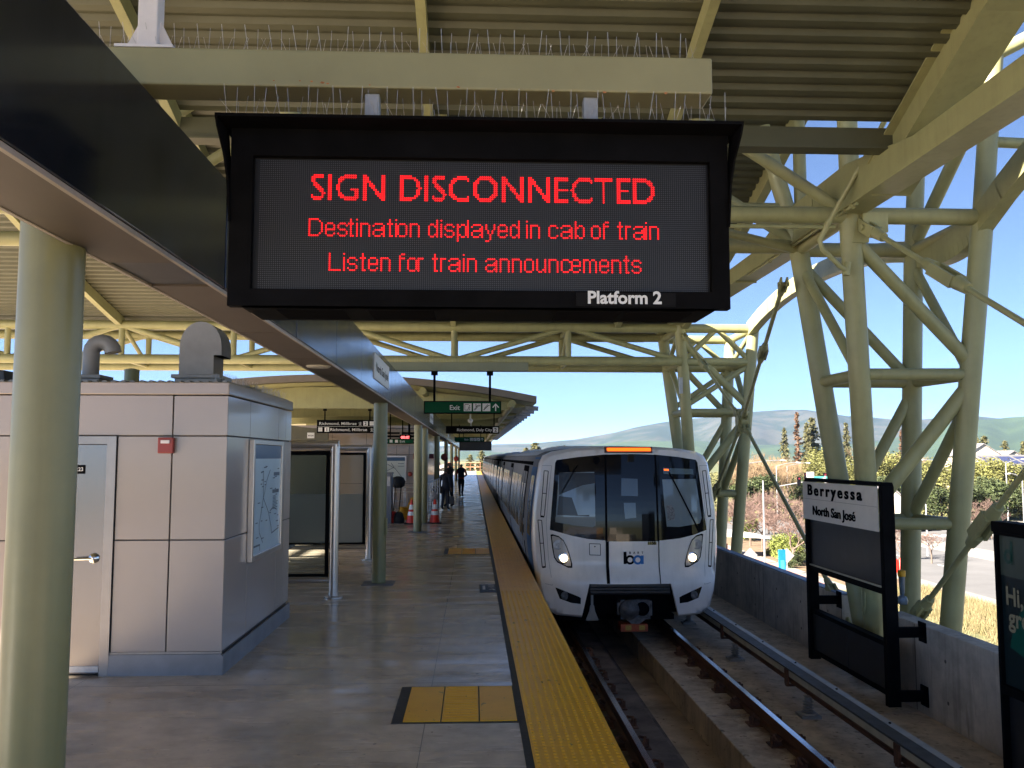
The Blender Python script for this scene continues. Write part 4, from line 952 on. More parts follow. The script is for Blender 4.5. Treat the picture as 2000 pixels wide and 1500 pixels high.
for y in (13.5, 14.5): b.path([(-3.4, y, .49), (-3.38, y, .64), (-3.2, y, .66), (-3.02, y, .60), (-2.98, y, .50)], .016, 8)
b.build('armrest', 'galv', t, smooth=50)
# station building under the far canopy
t = thing('station_building', 'pinkish brown station building under the far canopy, louvre and map on its front', 'building', (-4.8, 40, 0))
b = MB(); xj = [-8.0, -6.7, -5.4, -4.1, -2.95, -1.98]; zj = [0, .95, 2.05, 3.05]
for x0, x1 in zip(xj[:-1], xj[1:]):
    for z0, z1 in zip(zj[:-1], zj[1:]):
        b.box(x0+.008, x1-.008, 34, 34.03, z0+.008, z1-.008)
for k in range(9):
    for z0, z1 in zip(zj[:-1], zj[1:]): b.box(-2.01, -1.98, 34.032+k*1.3+.008, 34.03+k*1.3+1.29, z0+.008, z1-.008)
b.build('wall_panels', 'panel', t)
MB().box(-8, -2.012, 34.035, 46, 0, 3.06).build('core', 'joint', t)
MB().box(-8.1, -1.9, 33.9, 46.1, 3.062, 3.16).build('cornice', 'panel', t)
f = MB().box(-3.42, -2.15, 33.93, 33.995, 2.40, 2.98).build('louvre', 'trim', t)
b = MB()
for k in range(4): b.box(-3.36, -2.83, 33.91, 33.929, 2.46+k*.125, 2.53+k*.125).box(-2.75, -2.22, 33.91, 33.929, 2.46+k*.125, 2.53+k*.125)
b.build('slats', 'seam', f)
b = MB().box(-2.49, -2.47, 33.95, 33.999, .2, 2.4).box(-3.9, -2.05, 33.97, 33.999, 2.30, 2.315); b.build('conduit', 'trim', t)
t = thing('wall_screen', 'dark green wall beside the station building with a small white name plate', 'wall', (-7, 30.5, 0))
MB().prism([(-8, 0), (-5.1, 0), (-5.1, 2.9), (-8, 3.25)], (0, 31.2, 0), X, Z, Y*.1).build('wall', mat('dark olive wall', (.10, .095, .065), .6, var=.1), t)
p = at(600, 856, Y=31.18); q = at(614, 845, Y=31.18)
MB().box(p.x, q.x, 31.17, 31.199, p.z, q.z).build('plate', 'wht', t); MB().text('North San José', .055, ((p.x+q.x)/2, 31.167, p.z+.07), X, Z, 'c', width=.19, bold=.02).build('lettering', 'seam', t)
t = thing('map_board', 'framed transit map board on the station building front', 'map board', (-3.0, 33.9, 1.2))
p = at(752, 937, Y=33.9); q = at(791, 893, Y=33.9); x0, x1, z0, z1 = p.x, q.x, p.z, q.z
MB().box(x0-.05, x1+.05, 33.92, 33.99, z0-.05, z1+.05).build('frame', 'stainless', t); MB().box(x0, x1, 33.90, 33.919, z0, z1).build('map_sheet', 'maplite', t)
MB().box(x0, x1, 33.892, 33.899, z1-.14, z1).build('title_band', 'blue', t)
o = (x0, 33.895, z0); W, H = x1-x0, z1-z0
b = MB().strokes([[(W*.1, H*.7), (W*.5, H*.5), (W*.85, H*.12)], [(W*.1, H*.4), (W*.45, H*.55), (W*.3, H*.75)], [(W*.65, H*.72), (W*.95, H*.72)], [(W*.65, H*.6), (W*.95, H*.6)]], .02, o, X, Z); b.build('map_lines', 'mapink', t)
for k, (px, py, w_, h_, yy, lab) in enumerate(((813, 891, .24, .21, 33.9, 'dark red fire hose box on the wall left of the paired columns'), (843, 891, .2, .2, 37.5, 'dark red box on a post right of the paired columns'))):
    p = at(px, py, Y=yy); t = thing('alarm_box', lab, 'alarm box', (p.x, yy, p.z), 'red boxes along the platform')
    MB().box(p.x-w_/2, p.x+w_/2, yy-.12, yy-.02, p.z-h_/2, p.z+h_/2).build('case', 'darkred', t, bevel=.02); MB().tube((p.x, yy-.02, p.z), (p.x, yy+.2, p.z), .03, 8).build('bracket', 'darkred', t)
for px, py, yy, lab in ((868, 893, 44, 'small round red lamp on the column behind the red cap'), (891, 896, 58, 'tiny red lamp on a distant column')):
    p = at(px, py, Y=yy); t = thing('alarm_lamp', lab, 'alarm lamp', (p.x, yy, p.z), 'red lamps on the columns')
    MB().lathe([(.16, 0), (.18, .05), (.12, .12)], (p.x, yy, p.z), 14, (0, -1, 0)).build('lens', 'red', t, smooth=40); MB().tube((p.x, yy, p.z), (p.x-.15, yy+.2, p.z), .03, 6).build('arm', 'red', t)
p = at(801, 926, Y=33.95); t = tag(MB().lathe([(.09, 0), (.09, .03), (.05, .06)], (p.x, 33.97, p.z), 16, (0, -1, 0)).build('alarm_bell', 'red', smooth=40), 'round red alarm bell on the wall below the conduit', 'alarm bell')
t = thing('kiosk', 'blue grey ticket cabinet half hidden by the green column', 'cabinet', (-2.55, 26.5, 0))
MB().box(-2.85, -2.42, 26.3, 26.8, 0, 1.45).box(-2.87, -2.40, 26.28, 26.82, 1.451, 1.5).build('body', 'bluegrey', t, bevel=.01)
MB().box(-2.55, -2.46, 26.285, 26.299, 1.1, 1.38).build('screen', 'galv', t)
t = thing('handrail', 'double stainless handrail in front of the station building', 'handrail', (-2.4, 30, 0))
p = at(768, 952, Y=30); q = at(818, 952, Y=30)
b = MB()
for z in (p.z, p.z-.15): b.tube((p.x-.4, 30, z), (q.x, 30, z), .03, 10)
b.build('rail', 'stainless', t, smooth=40); b = MB()
for x in (p.x-.3, q.x-.05): b.tube((x, 30, 0), (x, 30, p.z), .03, 10)
b.build('post', 'stainless', t, smooth=40)
t = thing('barrier', 'folding metal barrier standing beside the rear traffic cone', 'barrier', (-1.4, 31, 0))
b = MB(); xb = at(845, 960, Y=31).x
for k in range(7): b.tube((xb-.18+k*.06, 29.6+k*.5, .05), (xb-.18+k*.06, 29.6+k*.5, 1.05+.02*k), .016, 6)
b.tube((xb-.18, 29.6, 1.06), (xb+.18, 32.6, 1.18), .022, 8).tube((xb-.18, 29.6, .08), (xb+.18, 32.6, .08), .022, 8).tube((xb-.18, 29.6, .8), (xb+.18, 32.6, .88), .016, 8)
b.build('frame', 'galv', t, smooth=40)
# janitor things
t = thing('janitor_cart', 'wire cleaning cart carrying a dark bag by the handrail', 'cart', (-2.4, 27.6, 0))
x = at(779, 980, Y=27.6).x; b = MB()
for dx in (-.18, .18):
    for dy in (-.25, .25): b.tube((x+dx, 27.6+dy, .1), (x+dx, 27.6+dy, 1.05), .012, 6)
for z in (.25, .6, 1.0):
    for dy in (-.25, .25): b.tube((x-.18, 27.6+dy, z), (x+.18, 27.6+dy, z), .01, 6)
    for dx in (-.18, -.06, .06, .18): b.tube((x+dx, 27.35, z), (x+dx, 27.85, z), .007, 5)
b.build('frame', 'galv', t); b = MB()
for dx in (-.17, .17): b.tube((x+dx-.02, 27.4, .06), (x+dx+.02, 27.4, .06), .06, 10)
b.build('wheel', 'rubber', t)
bag = MB().lathe([(.10, 0), (.2, .06), (.23, .2), (.17, .32), (.06, .36)], (x-.03, 27.6, 1.0), 12).build('bag', 'blk', smooth=60); tag(bag, 'dark bulging bag on top of the wire cleaning cart', 'bag')
def broom(px, label, m, yy):
    x = at(px, 1000, Y=yy).x; t = thing('broom', label, 'broom', (x, yy, 0), 'brooms by the cleaning cart')
    MB().tube((x, yy, .3), (x+.05, yy+.15, 1.1), .014, 8).build('handle', 'black', t); MB().lathe([(.16, 0), (.17, .12), (.12, .28), (.05, .34)], (x, yy, 0.0), 14).build('head', m, t, smooth=40)
broom(768, 'red broom head beside the cabinet', 'redcl', 26.6); broom(779, 'black broom head right of the red one', 'blk', 26.5)
x = at(794, 1000, Y=27.2).x; t = thing('mop_bucket', 'yellow mop bucket behind the left traffic cone', 'bucket', (x, 27.2, 0))
b = MB().lathe([(.17, .06), (.24, .42), (.25, .44)], (x, 27.2, 0), 4+12).prism([(-.05, 0), (.22, .02), (.2, .34), (.08, .3)], (x+.05, 27.1, .42), X, Z, Y*.12); b.build('pail', 'ylw', t, smooth=30)
b = MB()
for dx in (-.13, .13): b.tube((x+dx-.02, 27.1, .04), (x+dx+.02, 27.1, .04), .04, 8)
b.build('wheel', 'rubber', t)
x = at(842, 975, Y=27.6).x; tag(MB().lathe([(.05, 0), (.12, .05), (.15, .16), (.09, .28), (.03, .32)], (x, 29.4, .5), 10).build('rag_bag', mat('white plastic bag', (.33, .33, .35), .5, var=.25, scale=14), smooth=60), 'white plastic bag tied to the folding barrier', 'bag')
def cone(px, yy, label):
    x = at(px, 1000, Y=yy).x; t = thing('traffic_cone', label, 'traffic cone', (x, yy, 0), 'orange and white traffic cones')
    MB().box(x-.21, x+.21, yy-.21, yy+.21, .002, .035).build('base', 'rubber', t, bevel=.01)
    r = lambda z: .155-.125*(z-.035)/.66
    for nm, m, a, c, k in (('body', 'orange', .035, .25, 0), ('stripe', 'reflect', .25, .36, .004), ('body', 'orange', .36, .42, 0), ('stripe', 'reflect', .42, .56, .004), ('body', 'orange', .56, .705, 0)):
        MB().lathe([(r(a)+k, a), (r(c)+k, c)], (x, yy, 0), 22).build(nm, m, t, smooth=40)
cone(804, 26.2, 'orange traffic cone with white bands left of the paired columns'); cone(849, 26.4, 'orange traffic cone with white bands right of the paired columns')
# ================================================================== train
XT, YT = 2.62, 15.05
def fp(px, py):
    p = at(px, py, Y=YT); return (p.x-XT, p.z)
# half width against height above platform
PROF = [(-.72, .98), (-.66, 1.30), (-.55, 1.42), (-.30, 1.50), (.0, 1.555), (.35, 1.60), (.65, 1.61), (1.1, 1.585), (1.6, 1.52), (1.85, 1.475), (1.98, 1.41), (2.05, 1.25), (2.10, .95), (2.13, .5), (2.14, 0)]
def hw(z):
    for (a, wa), (c, wc) in zip(PROF[:-1], PROF[1:]):
        if a <= z <= c: return wa+(wc-wa)*(z-a)/(c-a)
    return PROF[0][1] if z < PROF[0][0] else 0
def yf(x, z):
    d = .34*(abs(x)/1.6)**2.4+(.035*max(0, z-.3)**2.2 if z > .3 else 0)
    if z < .12: d += -.10*min(1, (.12-z)/.22)
    return YT-.18+d
def front_patch(poly, off, thick=.0):
    "2-D outline laid on the curved nose"
    bm = bmesh.new(); vs = [bm.verts.new((p[0], 0, p[1])) for p in poly]; bm.faces.new(vs)
    x0, x1 = min(p[0] for p in poly), max(p[0] for p in poly); z0, z1 = min(p[1] for p in poly), max(p[1] for p in poly)
    st = .11
    k = math.floor(x0/st)
    while k*st < x1:
        bmesh.ops.bisect_plane(bm, geom=bm.verts[:]+bm.edges[:]+bm.faces[:], plane_co=(k*st, 0, 0), plane_no=(1, 0, 0)); k += 1
    k = math.floor(z0/st)
    while k*st < z1:
        bmesh.ops.bisect_plane(bm, geom=bm.verts[:]+bm.edges[:]+bm.faces[:], plane_co=(0, 0, k*st), plane_no=(0, 0, 1)); k += 1
    bmesh.ops.triangulate(bm, faces=bm.faces[:])
    bm.verts.index_update(); mb = MB()
    V = [(XT+v.co.x, yf(v.co.x, v.co.z)-off, v.co.z) for v in bm.verts]; Fc = [tuple(v.index for v in f.verts) for f in bm.faces]
    mb.add(V, Fc); bm.free(); return mb
def mir(P): return [(-x, z) for x, z in P][::-1]
def Pz(L, s=3.947, ox=1040, oy=860):
    return [fp(ox+x/s, oy+y/s) for x, y in L]
def front_line(pts, wd, off):
    "thin seam along a polyline on the nose"
    mb = MB()
    for a, c in zip(pts[:-1], pts[1:]):
        n = max(1, int(math.hypot(c[0]-a[0], c[1]-a[1])/.12)); dx, dz = c[0]-a[0], c[1]-a[1]; l = math.hypot(dx, dz); nx, nz = -dz/l*wd/2, dx/l*wd/2
        for k in range(n):
            p = (a[0]+dx*k/n, a[1]+dz*k/n); q = (a[0]+dx*(k+1)/n, a[1]+dz*(k+1)/n)
            mb.quad(*[(XT+x, yf(x, z)-off, z) for x, z in ((p[0]+nx, p[1]+nz), (p[0]-nx, p[1]-nz), (q[0]-nx, q[1]-nz), (q[0]+nx, q[1]+nz))])
    return mb
CARL = 21.0
def car_body(mb, ya, yb_, nseg=1):
    ring = [(w_, z) for z, w_ in PROF]+[(-w_, z) for z, w_ in PROF[::-1][1:]]
    n = len(ring)
    for k in range(nseg+1):
        y = ya+(yb_-ya)*k/nseg
        mb.v += [Vector((XT+x, y, z)) for x, z in ring]
    for k in range(nseg): mb.f += [(k*n+i, k*n+(i+1) % n, (k+1)*n+(i+1) % n, (k+1)*n+i) for i in range(n)]
    mb.f += [tuple(range(n))[::-1], tuple(range(nseg*n, nseg*n+n))]
def side(mb, s, y0, y1, z0, z1, off, n=7):
    for k in range(n):
        a, c = z0+(z1-z0)*k/n, z0+(z1-z0)*(k+1)/n
        xa, xc = XT+s*(hw(a)+off), XT+s*(hw(c)+off)
        q = [(xa, y0, a), (xa, y1, a), (xc, y1, c), (xc, y0, c)]
        mb.quad(*(q if s > 0 else q[::-1]))
def car_details(t, y0, lead):
    a = y0+(1.75 if lead else .25); b_ = y0+CARL-.25
    doors = [y0+3.6, y0+10.4, y0+17.2]
    for s in (-1, 1):
        for d in doors:
            m = MB(); side(m, s, d-.86, d+.86, -.42, 1.78, .004); f = m.build('door_surround', 'seam', t, smooth=40)
            for sg in (-1, 1):
                m = MB(); c = d+sg*.36; side(m, s, c-.31, c+.31, -.36, 1.66, .010); dd = m.build('door', 'trainsilver', t, smooth=40)
                m = MB(); side(m, s, c-.21, c+.21, .35, 1.42, .014); m.build('window', 'glassdark', dd, smooth=40)
        prev = a
        spans = []
        for d in doors:
            spans.append((prev+.15, d-1.0)); prev = d+1.0
        spans.append((prev, b_-.2))
        for (u, v_) in spans:
            if v_-u < .8: continue
            n = max(1, round((v_-u)/1.75))
            for k in range(n):
                p, q = u+(v_-u)*k/n+.10, u+(v_-u)*(k+1)/n-.10
                m = MB(); side(m, s, p, q, .42, 1.55, .004); fr = m.build('window', 'glassdark', t, smooth=40)
        m = MB(); side(m, s, a, b_, 1.80, 1.87, .005, 2); m.build('roof_gutter', 'seam', t)
    MB().box(XT-1.05, XT+1.05, y0+1.2, y0+CARL-.4, -1.0, -.705).build('underframe', 'seam', t)
    for yb2 in (y0+3.0, y0+CARL-3.2):
        m = MB()
        for dy in (-1.05, 1.05):
            for x in (1.745, 3.495): m.tube((x-.06, yb2+dy, ZR+.375), (x+.06, yb2+dy, ZR+.375), .37, 20)
            m.tube((1.745, yb2+dy, ZR+.375), (3.495, yb2+dy, ZR+.375), .08, 10)
        m.box(1.45, 1.65, yb2-1.5, yb2+1.5, ZR+.2, ZR+.55).box(3.58, 3.78, yb2-1.5, yb2+1.5, ZR+.2, ZR+.55)
        m.build('bogie', 'rubber', t)
    m = MB(); m.prism([(-.95, 2.105), (.95, 2.105), (.7, 2.2), (-.7, 2.2)], (XT, y0+4.5, 0), X, Z, Y*3.2).prism([(-.95, 2.105), (.95, 2.105), (.7, 2.2), (-.7, 2.2)], (XT, y0+13, 0), X, Z, Y*3.2); m.build('roof_unit', 'trainroof', t)
TG = 'coupled cars of the standing train'
t = thing('train_car', 'white fronted leading train car with lit headlights at the platform', 'train', (XT, YT, ZR), TG)
m = MB(); car_body(m, YT+.41, YT+CARL, 1); m.build('body', 'trainsilver', t, smooth=50)
# roof skin
def roof_skin(t, ya, yb_):
    m = MB(); R_ = [(w_, z) for z, w_ in PROF if z >= 1.88]; R_ = R_+[(-x, z) for x, z in R_[::-1][1:]]
    for p, q in zip(R_[:-1], R_[1:]): m.quad((XT+p[0]*1.004, ya, p[1]+.006), (XT+p[0]*1.004, yb_, p[1]+.006), (XT+q[0]*1.004, yb_, q[1]+.006), (XT+q[0]*1.004, ya, q[1]+.006))
    m.build('roof', 'trainroof', t, smooth=50)
roof_skin(t, YT+1.8, YT+CARL)
for s in (-1, 1): m = MB(); side(m, s, YT+.435, YT+1.80, -.62, 1.95, .006, 12); m.build('blue_panel', 'trainblue', t, smooth=40)
for s in (-1, 1): m = MB(); side(m, s, YT+.75, YT+1.55, .55, 1.62, .012); m.build('cab_side_window', 'glassdark', t, smooth=40)
# nose mask
outl = [(w_, z) for z, w_ in PROF]; outl = [(-w_, z) for z, w_ in PROF[::-1]]+[(w_, z) for z, w_ in PROF[1:-1]] if False else None
Lh = [(-w_, z) for z, w_ in PROF if w_ > 1.0 or z > 1]       # left side bottom to top
nb = [fp(1134, 1186), fp(1148, 1137)]; nxl = (nb[0][0], -.72); nxt = (nb[1][0], nb[1][1])
left = [nxt, nxl, (-1.22, -.70)]+[(-w_, z) for z, w_ in PROF if z > -.67]
OUT = left+[(-x, z) for x, z in left[::-1][1:]]
def inset(p, k): return (p[0]-math.copysign(k, p[0]) if abs(p[0]) > 1.15 else p[0], p[1]-(k if p[1] > 1.9 else (-k if p[1] < -.6 else 0)))
INN = [inset(p, .05) for p in OUT]
m = front_patch(INN, .0)
n = len(OUT); base = len(m.v)
r0 = [Vector((XT+x, yf(x, z), z)) for x, z in INN]
r1 = [Vector((XT+x*1.0, yf(x, z)+.055, z)) for x, z in [inset(p, .012) for p in OUT]]
r2 = [Vector((XT+x, yf(x, z)+.13, z)) for x, z in OUT]; r3 = [Vector((XT+x*1.002, YT+.44, z)) for x, z in OUT]
m.v += r0+r1+r2+r3
for k in range(3):
    for i in range(n-0):
        j = (i+1) % n
        if k > 0 and i in (0, n-2, n-1): continue
        m.f.append((base+k*n+i, base+k*n+j, base+(k+1)*n+j, base+(k+1)*n+i))
o = m.build('nose_mask', 'trainwhite', t)
bm = bmesh.new(); bm.from_mesh(o.data); bmesh.ops.remove_doubles(bm, verts=bm.verts, dist=.0008); bmesh.ops.recalc_face_normals(bm, faces=bm.faces); bm.to_mesh(o.data); bm.free()
for p in o.data.polygons: p.use_smooth = True
o.data.set_sharp_from_angle(angle=math.radians(38))
band = Pz([(135, 690), (152, 480), (178, 175), (190, 152), (360, 128), (545, 110), (750, 106), (945, 111), (1120, 128), (1268, 150), (1282, 172), (1320, 480), (1350, 692), (1240, 728), (1120, 752), (966, 766), (952, 771), (574, 772), (545, 764), (420, 755), (300, 732)])
front_patch(band, .004).build('windscreen_band', 'frit', t)
pl = Pz([(205, 250), (472, 242), (476, 655), (455, 664), (330, 655), (176, 630)])
front_patch(pl, .008).build('windscreen_pane', 'pane', t)
pc1 = Pz([(676, 290), (800, 296), (800, 428), (672, 424)]); pc2 = Pz([(690, 478), (782, 478), (785, 590), (700, 600)])
front_patch(pc1, .008).build('door_window', 'panedark', t); front_patch(pc2, .008).build('door_window', 'panedark', t)
pr = Pz([(990, 300), (1262, 298), (1308, 600), (1290, 640), (1120, 664), (1022, 660), (1004, 500)])
front_patch(pr, .008).build('windscreen_pane', 'pane', t)
# cab shapes seen through the panes
m = front_patch(Pz([(205, 250), (472, 250), (474, 330), (380, 345), (205, 420)]), .0105); o = m.build('sun_blind', mat('cab dark', (.012, .014, .016), .25, var=0), t)
m = front_patch(Pz([(205, 430), (300, 440), (345, 575), (430, 570), (430, 582), (190, 575)]), .0105); m.build('cab_console', mat('cab dark2', (.012, .014, .016), .25, var=0), t)
front_patch(Pz([(176, 590), (476, 585), (476, 655), (455, 664), (330, 655), (176, 630)]), .0100).build('dashboard', mat('cab dash', (.17, .19, .18), .3, var=0), t)
front_patch(Pz([(1020, 500), (1060, 495), (1085, 540), (1085, 610), (1030, 615)]), .0108).build('pane_patch', mat('pale patch', (.20, .20, .21), .5, var=.4, scale=40), t)  # pale mottled patch laid on the right pane
front_line(Pz([(1045, 245), (1225, 590), (1285, 700)]), .028, .016).build('wiper', 'seam', t)
front_line(Pz([(345, 190), (225, 400)]), .018, .016).build('wiper', 'seam', t)
front_patch(Pz([(1000, 212), (1245, 222), (1245, 262), (1000, 258)]), .011).build('route_display', mat('display glass', (.12, .16, .17), .1, var=0), t)
front_patch(Pz([(1006, 220), (1042, 222), (1042, 234), (1006, 232)]), .013).build('route_digits', 'amber', t)
m = MB(); c = fp(1163.5, 899); m.lathe([(.06, 0), (.06, .03), (.035, .05)], (XT+c[0], yf(*c)-.004, c[1]), 16, (0, -1, 0)); m.build('camera', 'seam', t, smooth=40)
# seams, door, plates
front_line(Pz([(556, 110), (558, 772)]), .035, .0085).build('door_post', 'seam', t)
front_line(Pz([(940, 110), (955, 772)]), .03, .0085).build('door_post', 'seam', t)
front_line(Pz([(564, 772), (567, 1088)]), .052, .016).build('door_seam', 'seam', t)
front_line(Pz([(957, 772), (962, 1088)]), .016, .016).build('door_seam', 'seam', t)
sq = Pz([(430, 790), (512, 792), (514, 878), (432, 876), (430, 790)]); front_line(sq, .010, .005).build('hatch', 'seam', t)
c = fp(1040+471/3.947, 860+812/3.947); m = MB().lathe([(.012, 0), (.012, .004)], (XT+c[0], yf(*c)-.003, c[1]), 8, (0, -1, 0)); m.build('hatch_lock', 'seam', t)
front_patch(Pz([(872, 776), (940, 776), (940, 798), (872, 798)]), .006).build('number_plate', 'gold', t)
def flat_on_nose(mb, off):
    mb.v = [Vector((XT+v.x, yf(v.x, v.z)-off, v.z)) for v in mb.v]; return mb
c = fp(1040+878/3.947, 860+796/3.947); e = fp(1040+934/3.947, 860+796/3.947)
flat_on_nose(MB().text('1158', .062, (c[0], 0, c[1]), X, Z, 'l', width=e[0]-c[0], bold=.03), .009).build('number', 'seam', t)
Z4 = lambda x, y: fp(1180+x/16.667, 1040+y/16.667)
a0 = Z4(570, 590); a1 = Z4(670, 985); bc = Z4(780, 850); ac = Z4(1030, 850); k = fp(1181, 1000)[0]-fp(1180, 1000)[0]; u_ = k/16.667
m = MB().flat([(a0[0], a1[1]), (a1[0], a1[1]), (a1[0], a0[1]), (a0[0], a0[1])], (0, 0, 0), X, Z); m.ring(bc, 80*u_, 150*u_, (0, 0, 0), X, Z, 28)
flat_on_nose(m, .0062).build('logo_letter', 'seam', t)
e0 = Z4(1125, 710); e1 = Z4(1222, 985)
m = MB().flat([(e0[0], e1[1]), (e1[0], e1[1]), (e1[0], e0[1]), (e0[0], e0[1])], (0, 0, 0), X, Z); m.ring(ac, 80*u_, 150*u_, (0, 0, 0), X, Z, 28)
flat_on_nose(m, .0072).build('logo_letter', 'logoblue', t)
m = MB()
for ch, xx in (('B', 782), ('A', 915), ('R', 1050), ('T', 1180)):
    p = Z4(xx, 655); m.text(ch, 66*u_, (p[0], 0, p[1]), X, Z, 'c', bold=.03)
flat_on_nose(m, .0064).build('logo_text', 'seam', t)
# headlights and fog lights
HL = [(140, 728), (155, 724), (200, 736), (238, 768), (262, 815), (285, 880), (303, 950), (302, 978), (270, 978), (190, 940), (166, 905), (152, 830)]
def headlight(mirror):
    P = Pz(HL); c = (sum(p[0] for p in P)/len(P), sum(p[1] for p in P)/len(P)); f_ = mir if mirror else (lambda q: q)
    cx = -1 if mirror else 1
    h = front_patch(f_(P), .005).build('headlight', 'seam', t)
    I = [(c[0]+(p[0]-c[0])*.88, c[1]+(p[1]-c[1])*.90) for p in P]
    front_patch(f_(I), .009).build('lens', 'lens', h)
    a = fp(1040+195/3.947, 860+805/3.947); a = (a[0]*cx, a[1]); m = MB().lathe([(.085, 0), (.085, .012), (.07, .014), (.066, .006)], (XT+a[0], yf(*a)-.012, a[1]), 18, (0, -1, 0)).lathe([(.028, .006), (.02, .02)], (XT+a[0], yf(*a)-.012, a[1]), 8, (0, -1, 0)); m.build('reflector', 'galv', h)
    a = fp(1040+238/3.947, 860+905/3.947); a = (a[0]*cx, a[1]); MB().lathe([(.095, 0), (.09, .012), (.05, .02)], (XT+a[0], yf(*a)-.012, a[1]), 18, (0, -1, 0)).build('reflector', 'chrome', h); MB().lathe([(.066, .021), (.05, .032), (.02, .036)], (XT+a[0], yf(*a)-.012, a[1]), 18, (0, -1, 0)).build('bulb', 'lamp', h)
    P = Pz([(172, 1128), (185, 1130), (340, 1188), (362, 1200), (360, 1246), (290, 1240), (205, 1212)])
    g = front_patch(f_(P), .005).build('fog_light', 'frit', t)
    a = fp(1040+245/3.947, 860+1186/3.947); a = (a[0]*cx, a[1]); MB().lathe([(.07, 0), (.07, .006), (.045, .012), (.012, .006)], (XT+a[0], yf(*a)-.007, a[1]), 16, (0, -1, 0)).build('lens', 'coupler', g)
headlight(False); headlight(True)
# side grab panels
for mi in (0, 1):
    f_ = mir if mi else (lambda q: q); m = MB()
    for L in ([(95, 235), (126, 238), (94, 588), (66, 584), (95, 235)], [(78, 410), (110, 412)], [(46, 618), (74, 620), (102, 978), (78, 984), (46, 618)], [(58, 798), (88, 796)]):
        m2 = front_line(f_(Pz(L)), .012, .006); m.add(m2.v, m2.f)
    for L in ([(66, 584), (94, 588), (92, 598), (64, 596)], [(78, 976), (102, 972), (104, 984), (80, 988)]):
        m2 = front_patch(f_(Pz(L)), .006); m.add(m2.v, m2.f)
    m.build('grab_recess', 'seam', t)
    front_line(f_(Pz([(80, 195), (152, 196), (126, 420), (108, 640), (124, 900), (150, 1112), (96, 1102)])), .006, .004).build('side_seam', mat('faint seam', (.3, .3, .31), .5, var=0), t)
# crease under the headlights, bumper, coupler
m = front_patch(Pz([(550, 48), (918, 50), (918, 98), (550, 96)]), .02); m.build('destination_box', mat('dark brown box', (.05, .02, .012), .4, var=0), t)
m = MB(); a = fp(1040+568/3.947, 860+60/3.947); c = fp(1040+904/3.947, 860+82/3.947)
for k in range(26):
    for j in range(4):
        x = a[0]+(c[0]-a[0])*(k+.5+(.25 if j % 2 else 0))/26; z = a[1]+(c[1]-a[1])*(j+.5)/4
        m.quad(*[(XT+xx, yf(xx, zz)-.0235, zz) for xx, zz in ((x-.014, z-.010), (x+.014, z-.010), (x+.014, z+.010), (x-.014, z+.010))])
m.build('destination_leds', 'amber', t)
zb1, zb0 = nxt[1]-.005, fp(1230, 1158)[1]; xb = abs(nxt[0])-.01
m = MB().prism([(0, zb0), (.3, zb0), (.3, zb1), (-.03, zb1), (-.03, zb1-.05), (.0, zb1-.06), (.0, zb1-.10), (-.03, zb1-.11), (-.03, zb0+.03)], (XT-xb, YT-.2, 0), Y, Z, X*2*xb)
m.build('bumper', 'dark', t, bevel=.006)
MB().box(XT-1.3, XT+1.3, YT+.35, YT+.9, -.73, zb0+.1).build('underside', 'seam', t)
cx, cz = fp(1240, 1188); yc = YT-.12
m = MB().box(XT+cx-.25, XT+cx+.25, yc+.06, yc+.5, cz-.17, cz+.15).box(XT+cx-.30, XT+cx-.25, yc+.1, yc+.2, cz-.1, cz+.1).box(XT+cx+.25, XT+cx+.29, yc+.1, yc+.2, cz-.12, cz+.12)
m.lathe([(.17, 0), (.165, .05), (.10, .10), (.03, .12)], (XT+cx-.11, yc+.06, cz-.01), 18, (0, -1, 0)).prism([(-.2, -.14), (.2, -.14), (.06, -.24), (-.08, -.24)], (XT+cx, yc+.02, cz), X, Z, Y*.2)
m.build('coupler', 'coupler', t, smooth=35)
MB().lathe([(.115, 0), (.115, .03), (.09, .035), (.085, .004)], (XT+cx+.115, yc+.06, cz), 18, (0, -1, 0)).build('coupler_socket', 'seam', t)
MB().box(XT+cx-.02-.24, XT+cx-.02+.22, yc+.02, yc+.3, cz-.37, cz-.245).build('coupler_box', 'orangebox', t, bevel=.008)
m = MB()
for dx in (-.13, .10): m.flat([(XT+cx+dx-.05, cz-.345), (XT+cx+dx+.05, cz-.345), (XT+cx+dx+.05, cz-.265), (XT+cx+dx-.05, cz-.265)], (0, yc+.017, 0), X, Z)
m.build('warning_label', mat('yellow label', (.5, .33, .05), .5, var=.2, scale=50), t)
p = fp(1157, 1183); MB().prism([(-.03, 0), (.03, 0), (.05, -.10), (.11, -.25), (-.11, -.25), (-.05, -.10)], (XT+p[0], YT+.02, p[1]), X, Z, Y*.03).box(XT+p[0]-.02, XT+p[0]+.02, YT+.03, YT+.05, p[1]-.0, p[1]+.2).build('guard_iron', 'ventgrey', t)
car_details(t, YT, True)
c1 = thing('train_car', 'second silver train car coupled behind the leading car', 'train', (XT, YT+CARL+.35, ZR), TG)
y1 = YT+CARL+.35
m = MB(); car_body(m, y1, y1+CARL-.35, 1); m.build('body', 'trainsilver', c1, smooth=50); roof_skin(c1, y1, y1+CARL-.35); car_details(c1, y1-.2, False)
copy_tree(c1, loc=(XT, y1+CARL, ZR), label='third silver train car farther along the platform')
copy_tree(c1, loc=(XT, y1+2*CARL, ZR), label='last visible silver train car near the platform end')
